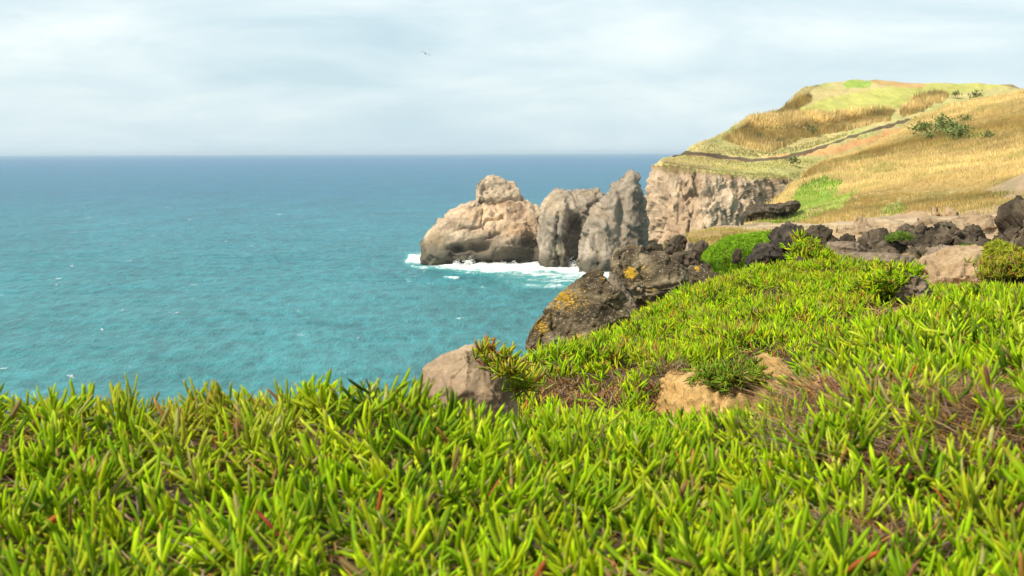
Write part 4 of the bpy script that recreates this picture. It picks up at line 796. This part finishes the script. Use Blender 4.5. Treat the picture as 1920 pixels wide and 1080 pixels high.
for i, (px, py, Y, r, lb) in enumerate([
    (1725, 252, 395, 2.6, 'leftmost dark shrub on the tan hill'), (1732, 243, 402, 1.8, 'small dark shrub just above the leftmost one on the tan hill'), (1766, 232, 420, 2.2, 'upper dark shrub near the top of the shrub patch'),
    (1762, 250, 405, 2.4, 'dark shrub in the middle of the shrub patch'), (1778, 258, 395, 3.2, 'widest dark shrub at the lower end of the patch'), (1798, 262, 388, 2.6, 'rightmost shrub at the lower end of the patch'),
    (1742, 262, 388, 1.8, 'low dark shrub at the bottom left of the patch'), (1808, 228, 420, 1.6, 'small shrub above and right of the patch'), (1850, 262, 350, 1.6, 'lone dark shrub farther right on the tan slope')]):
    shrub('shrub', lb, px, py, PS, r * .78, (0.15, 0.19, 0.06), 300 + i, GS)
GF = 'dark shrubs on the far headland'
for i, (px, py, Y, r, lb) in enumerate([(1488, 308, 416, 2.8, 'round dark shrub on the green slope above the cliff'), (1525, 248, 460, 2.4, 'dark shrub inside the reed band'), (1462, 268, 446, 1.8, 'small shrub low at the edge of the reed band'),
                                       (1424, 256, 447, 1.6, 'small dark shrub at the left of the reed band'), (1792, 181, 505, 2.6, 'dark shrub on the field below the crest'), (1830, 184, 520, 3.0, 'low dark shrub right of the field')]):
    shrub('shrub', lb, px, py, PH, r * .6, (0.15, 0.17, 0.06), 330 + i, GF)

# ------------------------------------------------------------------ ice plant leaves
def leaf_template(rings, sides, curve, keel=True):
    V = []; prof = {4: [(0, .70), (.42, .98), (.82, .80), (1, 0)], 5: [(0, .66), (.3, .94), (.66, .98), (.90, .70), (1, 0)], 3: [(0, .6), (.5, 1.0), (1, 0)]}[rings]
    for s_, w_ in prof[:-1]:
        for k_ in range(sides):
            a = 2 * math.pi * k_ / sides + math.pi / 2
            r = w_ * (1.0 if sides == 3 else [1.0, .86, .95, .86][k_ % 4] if sides == 4 else [1.05, .8, .9, .9, .8][k_])
            V.append((r * math.cos(a), r * math.sin(a), s_, s_))
    V.append((0, 0, 1.0, 1.0)); V = np.array(V); n = rings - 1; F = []
    for i in range(n - 1):
        for k_ in range(sides):
            a, b = i * sides + k_, i * sides + (k_ + 1) % sides; F.append((a, b, b + sides)); F.append((a, b + sides, a + sides))
    for k_ in range(sides): F.append(((n - 1) * sides + k_, (n - 1) * sides + (k_ + 1) % sides, len(V) - 1))
    return V, np.array(F)
T_NEAR = leaf_template(4, 4, 0); T_MID = leaf_template(3, 3, 0)
def leaf_verts(T, base, axis, up, L, W, bend):
    """T template; base (n,3); axis unit; up: the side the leaf bends towards"""
    V, F = T; side = np.cross(axis, up); side /= np.maximum(np.linalg.norm(side, axis=1, keepdims=True), 1e-9); up2 = np.cross(side, axis)
    x = V[:, 0][None, :, None] * W[:, None, None]; y = V[:, 1][None, :, None] * W[:, None, None]; s_ = V[:, 2][None, :, None]
    b = bend[:, None, None]
    P = base[:, None, :] + side[:, None, :] * x + up2[:, None, :] * (y + b * L[:, None, None] * s_ ** 2) + axis[:, None, :] * L[:, None, None] * (s_ * (1 - 0.25 * np.abs(b)))
    return P
def shoots(P, Nrm, n, dens, seed, leaves=(4, 8), L=(0.045, 0.085), ratio=0.085, lift=0.02, tilt=0.45, size=None):
    Q, i, j, _ = scatter(P, n, dens, seed); rg = np.random.default_rng(seed + 1)
    nr = Nrm[i, j]; ax = nr * 0.35 + np.array([0, 0, .75]) + rg.normal(0, tilt, (n, 3)) * np.array([1, 1, .3]); ax[:, 2] = np.abs(ax[:, 2]) + .05; ax /= np.linalg.norm(ax, axis=1, keepdims=True)
    cnt = rg.integers(leaves[0], leaves[1], n); idx = np.repeat(np.arange(n), cnt); m = len(idx)
    order = np.concatenate([np.arange(c) for c in cnt]); tot = cnt[idx]
    A = ax[idx]; ref = np.cross(A, np.array([0.3, .9, .1])); ref /= np.linalg.norm(ref, axis=1, keepdims=True); ref2 = np.cross(A, ref)
    th = order * math.pi + (order // 2) * 1.45 + rg.random(n)[idx] * 6.28 + rg.normal(0, .25, m)
    rad = ref * np.cos(th)[:, None] + ref2 * np.sin(th)[:, None]
    frac = order / np.maximum(tot - 1, 1); el = 0.35 + 0.95 * frac + rg.normal(0, .22, m); el = np.clip(el, 0.05, 1.5)
    d = rad * np.cos(el)[:, None] + A * np.sin(el)[:, None]
    LL = rg.uniform(L[0], L[1], m) * (1 - .25 * frac) * (size(Q)[idx] if size else 1); hgt = rg.uniform(0, 1, n)[idx] * lift + frac * lift * .9
    base = Q[idx] + A * hgt[:, None]; W = LL * ratio * rg.uniform(.7, 1.35, m)
    bend = rg.normal(.24, .16, m); up = A - d * (A * d).sum(1)[:, None] + rg.normal(0, .1, (m, 3))
    return dict(base=base, axis=d, up=up, L=LL, W=W, bend=bend, idx=idx, frac=frac, Q=Q)
def leaf_cols(s_, pal, pw, T, seed, red=0.05, patch_scale=.5):
    rg = np.random.default_rng(seed); m = len(s_['L']); ns = len(s_['Q']); pal = np.array(pal)
    pn = fbm(s_['Q'] / patch_scale, seed + 2, 3)
    k = rg.choice(len(pal), ns, p=np.array(pw) / sum(pw)); tone = 1.08 + .38 * np.clip(fbm(s_['Q'] / (patch_scale * .35), seed + 6, 3), -.8, .7)
    base = pal[k][s_['idx']] * rg.uniform(.75, 1.25, (m, 1)) * tone[s_['idx']][:, None]
    warm = (sm(.25, .75, pn) * .55)[s_['idx']][:, None]; base = base * (1 - warm) + np.array([0.40, 0.36, 0.035]) * warm
    dry = rg.random(m) < .06; base = np.where(dry[:, None], np.array([[.36, .32, .10], [.24, .17, .06], [.42, .42, .14]])[rg.integers(0, 3, m)], base)
    redm = rg.random(m) < red * (1 + 5 * sm(.3, .8, pn)[s_['idx']]); rc = np.array([[.46, .13, .04], [.45, .24, .06], [.30, .14, .09], [.42, .30, .12]])[rg.integers(0, 4, m)]
    base = np.where(redm[:, None], rc, base)
    tv = T[0][:, 3]; t = tv[None, :, None]; C = base[:, None, :] * (0.82 + .25 * t)
    y = np.exp(-(t / .22) ** 2) * .45; C = C * (1 - y) + np.array([0.42, 0.46, 0.03]) * y * np.clip(base[:, None, 1:2] / .28, .3, 1.2)
    tip = (np.clip((t - .85) / .15, 0, 1)) * (rg.random(m) < .35)[:, None, None] * .7; C = C * (1 - tip) + np.array([0.38, 0.12, 0.04]) * tip
    return C
def near_size(Q): return 1 + 0.0 * Q[:, 0]
GREENS = [(0.265, 0.415, 0.004), (0.345, 0.485, 0.005), (0.18, 0.315, 0.004), (0.41, 0.49, 0.008), (0.08, 0.155, 0.004), (0.47, 0.55, 0.05)]
def litter_mask(x, y):
    m = np.zeros(len(x))
    for (cx_, cy_, rx, ry) in ((1535, 820, 62, 70), (1620, 770, 110, 26), (1820, 795, 100, 46), (1670, 905, 90, 26), (1860, 890, 90, 38), (1640, 1060, 90, 40), (40, 880, 30, 20)):
        m = np.maximum(m, np.exp(-((x - cx_) / rx) ** 2 - ((y - cy_) / ry) ** 2))
    return m
def d_fg(x, y, C):
    Y = C[:, 1]; m = ((Y > 1.08) & (Y < 3.7)).astype(float) * (np.abs(C[:, 0]) < 0.52 * Y + .25)
    m *= np.clip(1.2 - .25 * (Y - 1.5), .7, 1.2)
    m *= 1 - .86 * sm(.3, .85, litter_mask(x, y) + .25 * fbm(C / .12, 401, 2))
    m[(x < 800) & (Y > 2.55)] *= .12
    return m
fg = shoots(PN, NN, 8600, d_fg, 501, (4, 8), (0.032, 0.072), 0.062, 0.030, .85)
CF = leaf_cols(fg, GREENS, [5, 5, 4, 3, 2, 1.5], T_NEAR, 502, red=.012, patch_scale=.35)
PF = leaf_verts(T_NEAR, fg['base'], fg['axis'], fg['up'], fg['L'], fg['W'], fg['bend'])
# the 300 leaves that show largest are parts of their own
tipx, tipy = proj(PF[:, -1]); basx, basy = proj(fg['base']); lenp = np.hypot(tipx - basx, tipy - basy)
vis = (tipx > 0) & (tipx < 1920) & (tipy > 640) & (tipy < 1070); hgt = (fg['base'][:, 2] - 0)
score = np.where(vis, lenp * (1 + 2.5 * np.maximum(0, fg['frac'] - .4)), 0)
big = np.argsort(-score)[:300]; rest = np.ones(len(score), bool); rest[big] = False
right = tipx > 1450
def leaf_mass(name, T, Pv, Cv, parent, sel):
    V, F = T; Pv = Pv[sel]; Cv = Cv[sel]; n = len(Pv); k = (np.arange(n) * len(V))[:, None, None]
    o = mesh_np(name, Pv.reshape(-1, 3), (F[None] + k).reshape(-1, 3), M_LEAF, col=Cv.reshape(-1, 3)); o['kind'] = 'stuff'; adopt(o, parent); return o
matL = empty('ice_plant_mat', Vector((0, 1.8, 29.57)), 'dense bright green fleshy leaved ice plant filling the foreground left and centre', 'ice plant')
matR = empty('ice_plant_mat', Vector((.9, 2.6, 29.55)), 'ice plant bank with dead brown patches rising at the lower right', 'ice plant')
leaf_mass('leaf_mass', T_NEAR, PF, CF, matL, rest & ~right); leaf_mass('leaf_mass', T_NEAR, PF, CF, matR, rest & right)
variants = []
for v in range(14):
    Vt = leaf_verts(T_NEAR, np.zeros((1, 3)), np.array([[0, 0, 1.]]), np.array([[0, 1., 0]]), np.array([1.]), np.array([.056 + .004 * (v % 4)]), np.array([.08 + .03 * (v % 7)]))[0]
    c = np.array(GREENS[v % 5]) * (0.9 + .05 * (v % 5)); t = T_NEAR[0][:, 3][:, None]; Cv = c * (.82 + .25 * t); y = np.exp(-(t / .22) ** 2) * .4; Cv = Cv * (1 - y) + np.array([.42, .46, .07]) * y
    if v % 3 == 0: tp = np.clip((t - .8) / .2, 0, 1) * .7; Cv = Cv * (1 - tp) + np.array([.38, .12, .04]) * tp
    if v == 13: Cv = np.array([.52, .10, .07]) * (.7 + .4 * t)
    o = mesh_np('leaf_shape', Vt, T_NEAR[1], M_LEAF, col=Cv, link=False); variants.append(o.data)
for q, k in enumerate(big):
    a = Vector(fg['axis'][k]).normalized(); s_ = a.cross(Vector(fg['up'][k])).normalized(); u2 = s_.cross(a)
    o = bpy.data.objects.new('leaf', variants[13 if q == 41 else q % 13]); COL.objects.link(o); par = matR if right[k] else matL
    L_ = float(fg['L'][k]); Mx = Matrix(((s_.x, u2.x, a.x, 0), (s_.y, u2.y, a.y, 0), (s_.z, u2.z, a.z, 0), (0, 0, 0, 1))) @ Matrix.Scale(L_, 4)
    Mx.translation = Vector(fg['base'][k]); o.parent = par; o.matrix_parent_inverse = Matrix.Translation(-Vector(par.location)); o.matrix_basis = Mx

# middle slope
def d_ms(x, y, C):
    Y = C[:, 1]; m = ((Y > 4.6) & (Y < 14.8)).astype(float); m *= (x < 1990) & (x > 930)
    zz = C[:, 2] - 30; m[zz < -1.75 - 0 * Y] = 0
    m[inpoly(x, y, [(1238, 735), (1252, 718), (1280, 712), (1440, 722), (1480, 705), (1500, 720), (1490, 850), (1230, 850)])] = 0
    bare = fbm(C / .45, 411, 3); m *= 1 - .97 * sm(.12, .30, bare)
    m[(x > 1222) & (x < 1505) & (Y < 6.4)] = 0
    g = np.zeros(len(x))
    for (cx_, cy_, rx, ry) in ((1090, 742, 110, 22), (1200, 722, 44, 16), (1190, 700, 18, 10), (1150, 772, 90, 20), (1250, 655, 14, 14), (1640, 590, 30, 16), (1690, 588, 38, 34), (1500, 525, 20, 6), (1140, 700, 16, 8), (1440, 700, 30, 10)):
        g = np.maximum(g, np.exp(-((x - cx_) / rx) ** 2 - ((y - cy_) / ry) ** 2))
    return m * (1 - .9 * sm(.3, .7, g))
GREENM = [(0.27, 0.47, 0.003), (0.37, 0.54, 0.004), (0.19, 0.36, 0.003), (0.46, 0.53, 0.006), (0.07, 0.14, 0.004)]
ms = shoots(PN, NN, 12500, d_ms, 601, (4, 6), (0.06, 0.105), 0.080, 0.05, .65)
CMs = leaf_cols(ms, GREENM, [5, 5, 4, 3, 2], T_MID, 602, red=.05, patch_scale=1.1)
PMs = leaf_verts(T_MID, ms['base'], ms['axis'], ms['up'], ms['L'], ms['W'], ms['bend'])
matM = empty('ice_plant_mat', Vector((1.5, 9, 28.8)), 'sunlit ice plant slope between the lichen boulders and the ochre bank', 'ice plant')
leaf_mass('leaf_mass', T_MID, PMs, CMs, matM, np.ones(len(PMs), bool))

DEAD = [(0.13, 0.07, 0.04), (0.22, 0.13, 0.07), (0.42, 0.20, 0.05), (0.34, 0.24, 0.14), (0.07, 0.045, 0.035), (0.50, 0.30, 0.08)]
def dead(label, P, n, dens, seed, L, T, lift):
    s_ = shoots(P, NN, n, dens, seed, (4, 8), L, .05, lift, 1.2); C_ = leaf_cols(s_, DEAD, [3, 3, 1.2, 2, 2, .8], T, seed + 1, red=0)
    C_ = np.repeat(np.repeat(C_[:, -1:, :], 1, 1), C_.shape[1], 1); V_ = leaf_verts(T, s_['base'], s_['axis'], s_['up'], s_['L'], s_['W'], s_['bend'] * 2.2)
    k = (np.arange(len(V_)) * len(T[0]))[:, None, None]; rg = np.random.default_rng(seed); C_ = np.array(DEAD)[rg.integers(0, 6, len(V_))][:, None, :] * rg.uniform(.6, 1.3, (len(V_), 1, 1)) + C_ * 0
    tag(mesh_np('dead_leaves', V_.reshape(-1, 3), (T[1][None] + k).reshape(-1, 3), M_BLADE, col=C_.reshape(-1, 3)), label, 'dead leaves', kind='stuff')
dead('curled brown and orange dead leaves on the bare patches of the right bank', PN, 800, lambda x, y, C: sm(.2, .7, litter_mask(x, y)) * ((C[:, 1] > 1.3) & (C[:, 1] < 4)), 651, (.025, .06), T_MID, .01)
dead('dark dead leaves in the gaps of the middle slope', PN, 1900, lambda x, y, C: ((C[:, 1] > 4.8) & (C[:, 1] < 14) & (x > 940) & (x < 1950) & (C[:, 2] > 28.3)) * (sm(.12, .38, fbm(C / .45, 411, 3)) + 3 * inpoly(x, y, [(980, 715), (1100, 712), (1235, 725), (1235, 775), (980, 775)])), 661, (.03, .07), T_MID, .03)
sw = shoots(PN, NN, 4500, lambda x, y, C: ((x > 1985) | (x < -70)) * (C[:, 1] > .9) * (C[:, 1] < 14.5) * (C[:, 2] > 28.2) * (C[:, 0] < 9) * (C[:, 0] > -3.5) * (1 + 3 * (C[:, 1] < 3.5)), 621, (4, 7), (.06, .105), .085, .05, .65)
leaf_mass('leaf_mass', T_MID, leaf_verts(T_MID, sw['base'], sw['axis'], sw['up'], sw['L'], sw['W'], sw['bend']), leaf_cols(sw, GREENM, [5, 5, 4, 3, 2], T_MID, 622, red=.05, patch_scale=1.1), matM, np.ones(len(sw['L']), bool))
# clumps of their own: the tall leafy clump on the crest, the reddish clump on the brown boulder, the overhang
def clump(label, pts, n, seed, L, red=.05, drop=0.0, spread=(.1, .1, .05), pal=GREENM, T=T_MID, ratio=.1, lv=(4, 7), tilt=.5):
    rg = np.random.default_rng(seed); C = np.array([at(*p) for p in pts]); k = rg.integers(0, len(C), n); Q = C[k] + rg.normal(0, 1, (n, 3)) * spread
    G_ = np.stack([Q, Q + 1e-4], 0)
    ax = rg.normal(0, tilt, (n, 3)) + np.array([0, -.15, .8 - drop]); ax /= np.linalg.norm(ax, axis=1, keepdims=True)
    cnt = rg.integers(lv[0], lv[1], n); idx = np.repeat(np.arange(n), cnt); m = len(idx); order = np.concatenate([np.arange(c) for c in cnt])
    A = ax[idx]; ref = np.cross(A, np.array([.3, .9, .1])); ref /= np.linalg.norm(ref, axis=1, keepdims=True); ref2 = np.cross(A, ref); th = order * math.pi + (order // 2) * 1.45 + rg.random(n)[idx] * 6.28
    rad = ref * np.cos(th)[:, None] + ref2 * np.sin(th)[:, None]; frac = order / cnt[idx]; el = .4 + .9 * frac + rg.normal(0, .2, m)
    d = rad * np.cos(el)[:, None] + A * np.sin(el)[:, None]; LL = rg.uniform(L[0], L[1], m)
    s_ = dict(base=Q[idx] + A * (frac * L[0] * .5)[:, None], axis=d, up=A - d * (A * d).sum(1)[:, None] + 1e-3, L=LL, W=LL * ratio, bend=rg.normal(.2, .1, m), idx=idx, frac=frac, Q=Q)
    Pv = leaf_verts(T, s_['base'], d, s_['up'], LL, s_['W'], s_['bend']); Cv = leaf_cols(s_, pal, [1] * len(pal), T, seed + 1, red=red)
    c0 = C.mean(0); root = empty('ice_plant_clump', Vector(c0), label, 'ice plant')
    leaf_mass('leaf_mass', T, Pv, Cv, root, np.ones(len(Pv), bool))
    return root
clump('tall bright leafy clump beside the black rock tower on the crest', [(1505, 475, 13.6), (1515, 485, 13.5), (1530, 490, 13.5), (1500, 495, 13.5), (1545, 492, 13.5), (1505, 462, 13.7)], 330, 701, (.06, .11), spread=(.05, .06, .04))
clump('row of leaves spilling over the front of the long slab', [(1640, 512, 13.6), (1660, 510, 13.6), (1680, 508, 13.6), (1700, 510, 13.6), (1610, 514, 13.5), (1590, 512, 13.5), (1560, 512, 13.4)], 420, 702, (.05, .08), spread=(.06, .1, .02), red=.08)
clump('yellow and red tipped clump growing over the smooth brown boulder', [(912, 665, 4.7), (922, 676, 4.65), (935, 684, 4.65), (950, 695, 4.65), (962, 706, 4.6), (980, 712, 4.8), (1000, 722, 4.9), (975, 735, 4.7)], 75, 703, (.04, .066), red=.10, spread=(.02, .04, .012), pal=[(.32, .42, .02), (.42, .46, .03), (.24, .36, .02), (.46, .42, .04)], T=T_NEAR, ratio=.085)
clump('dark green leaves hanging over the ochre earth bank', [(1320, 706, 5.95), (1345, 704, 5.9), (1370, 706, 5.9), (1395, 706, 5.9), (1410, 700, 5.95), (1375, 704, 5.85)], 260, 704, (.036, .06), drop=.55, spread=(.03, .06, .014), red=.02, pal=[(.10, .20, .012), (.15, .27, .015), (.2, .32, .02)])
clump('leaves wrapping the left side of the reddish brown boulder', [(1640, 560, 9.2), (1650, 545, 9.1), (1630, 545, 9.3), (1655, 530, 9.1), (1668, 522, 9.15), (1690, 517, 9.2), (1700, 600, 9.0), (1735, 580, 9.1)], 400, 705, (.05, .08), spread=(.06, .1, .03))
clump('yellow and red leaves capping the black ledge at the right edge', [(1862, 512, 12.8), (1880, 506, 12.8), (1900, 500, 12.8), (1920, 498, 12.8), (1940, 496, 12.8)], 420, 706, (.05, .09), spread=(.06, .12, .05), red=.15, pal=[(.30, .34, .02), (.36, .36, .03), (.22, .30, .02)])

# dead litter, straw and twigs
def litter(name, label, P, n, dens, pal, L, seed, wd=.0022, lean=1.6):
    Q, i, j, _ = scatter(P, n, dens, seed); rg = np.random.default_rng(seed); pal = np.array(pal)
    C = pal[rg.integers(0, len(pal), n)] * rg.uniform(.6, 1.3, (n, 1))
    o = blades(name, Q + [0, 0, .004] + rg.random((n, 1)) * [0, 0, .02], rg.uniform(L * .3, L * .8, n), rg.uniform(wd * .5, wd * 1.6, n), C, M_BLADE, lean, seed, 1.2)
    return tag(o, label, 'litter', kind='stuff')
BR = [(0.16, 0.09, 0.05), (0.26, 0.17, 0.10), (0.36, 0.25, 0.14), (0.40, 0.20, 0.07), (0.10, 0.06, 0.045), (0.45, 0.24, 0.06), (0.30, 0.22, 0.18)]
litter('dead_stems', 'dead brown stems and straw in the bare patches of the right bank', PN, 18000, lambda x, y, C: sm(.15, .6, litter_mask(x, y)) * ((C[:, 1] > 1.3) & (C[:, 1] < 4)), BR, .05, 801)
litter('dead_stems', 'dry stems lying between the foreground leaves', PN, 12000, lambda x, y, C: ((C[:, 1] > 1.05) & (C[:, 1] < 3.4) & (x > -100) & (x < 2000)).astype(float), BR, .045, 802)
litter('dead_stems', 'brown dead matting between boulder and ochre bank', PN, 22000, lambda x, y, C: ((C[:, 1] > 4.6) & (C[:, 1] < 14) & (x > 930) & (x < 1950) & (C[:, 2] > 28.3)).astype(float) + 6 * inpoly(x, y, [(980, 720), (1100, 715), (1235, 730), (1235, 770), (980, 770)]), BR, .06, 803, wd=.006)
def tuft(label, px, py, Y, n, L, pal, seed):
    rg = np.random.default_rng(seed); C0 = at(px, py, Y); Q = rg.normal(0, 1, (n, 3)) * [.05, .05, .008]; pal = np.array(pal)
    o = blades('grass_tuft', Q, rg.uniform(.5, 1, n) * L, rg.uniform(.002, .005, n), pal[rg.integers(0, len(pal), n)] * rg.uniform(.7, 1.3, (n, 1)), M_BLADE, .5, seed, .5)
    o.location = C0; return tag(o, label, 'grass tuft')
OR = [(.36, .25, .05), (.45, .28, .07), (.30, .27, .04), (.40, .17, .05)]
tuft('wispy yellow brown grass tuft on the green slope above the ochre bank', 1385, 645, 7.6, 500, .13, OR, 811)
tuft('orange tinted grass tuft in the middle of the green slope', 1440, 615, 8.6, 500, .12, OR, 812)
tuft('dry grey brown tuft at the left top of the ochre bank', 1262, 694, 6.3, 90, .06, [(.28, .2, .12), (.2, .14, .09)], 813)
tuft('brown seed head tuft standing on the slope over the ochre bank', 1310, 668, 7.0, 90, .07, [(.28, .19, .10), (.33, .24, .14)], 814)
tuft('golden grass tuft between the reddish boulder and the pale bank', 1735, 570, 11, 500, .16, [(.40, .34, .05), (.45, .32, .08)], 815)
# ------------------------------------------------------------------ bird
bz = at(798, 101, 190); br = empty('seagull', Vector(bz), 'dark sea bird gliding alone high above the sea', 'bird')
M_BIRD, t, b, o = newmat('feathers'); b.inputs['Base Color'].default_value = (0.05, 0.05, 0.055, 1); b.inputs['Roughness'].default_value = .8
bv, bf = [], []; ringsb = [(-.32, .01), (-.22, .045), (-.05, .075), (.1, .07), (.2, .04), (.25, .045), (.3, .02), (.36, .004)]
for (yy, rr) in ringsb:
    for k in range(8): a = k * math.pi / 4; bv.append((yy, rr * math.cos(a), rr * math.sin(a)))
for i in range(len(ringsb) - 1):
    for k in range(8): bf.append((i * 8 + k, i * 8 + (k + 1) % 8, (i + 1) * 8 + (k + 1) % 8, (i + 1) * 8 + k))
mesh_np('body', bv, bf, M_BIRD, parent=br)
for s_ in (-1, 1):
    st = [(0, .11, -.10, 0), (.2, .12, -.1, .12), (.42, .10, -.09, .16), (.62, .04, -.10, .08), (.78, -.06, -.12, -.02)]; wv = []
    for (d_, a_, b_, z_) in st:
        wv += [(a_, s_ * d_, z_ + .012), (b_, s_ * d_, z_), ((a_ + b_) / 2, s_ * d_, z_ - .012)]
    wf = []
    for i in range(4):
        for k in range(3): wf.append((i * 3 + k, i * 3 + (k + 1) % 3, (i + 1) * 3 + (k + 1) % 3, (i + 1) * 3 + k))
    mesh_np('wing', wv, wf, M_BIRD, parent=br)
mesh_np('tail', [(-.28, -.02, .01), (-.28, .02, .01), (-.46, .07, .0), (-.46, -.07, 0), (-.28, 0, -.01), (-.46, 0, -.008)], [(0, 1, 2, 3), (0, 4, 5, 3), (1, 4, 5, 2)], M_BIRD, parent=br)
br.rotation_euler = (math.radians(-22), math.radians(5), math.radians(-75))

# ------------------------------------------------------------------ haze: one closed box of thin pale air
hm = bpy.data.materials.new('haze'); hm.use_nodes = True; t = hm.node_tree; t.nodes.clear()
o = N(t, 'ShaderNodeOutputMaterial'); v = N(t, 'ShaderNodeVolumePrincipled'); v.inputs['Color'].default_value = (0.72, 0.86, 1.0, 1)
v.inputs['Density'].default_value = 0.00004; v.inputs['Anisotropy'].default_value = 0.2; t.links.new(v.outputs[0], o.inputs['Volume'])
a, b_, c_, d_, e, g_ = -200000, 200000, -2000, 75000, -12, 82
hv = [(a, c_, e), (b_, c_, e), (b_, d_, e), (a, d_, e), (a, c_, g_), (b_, c_, g_), (b_, d_, g_), (a, d_, g_)]
tag(mesh_np('haze', hv, [(0, 3, 2, 1), (4, 5, 6, 7), (0, 1, 5, 4), (1, 2, 6, 5), (2, 3, 7, 6), (3, 0, 4, 7)], hm, smooth=False), kind='stuff')
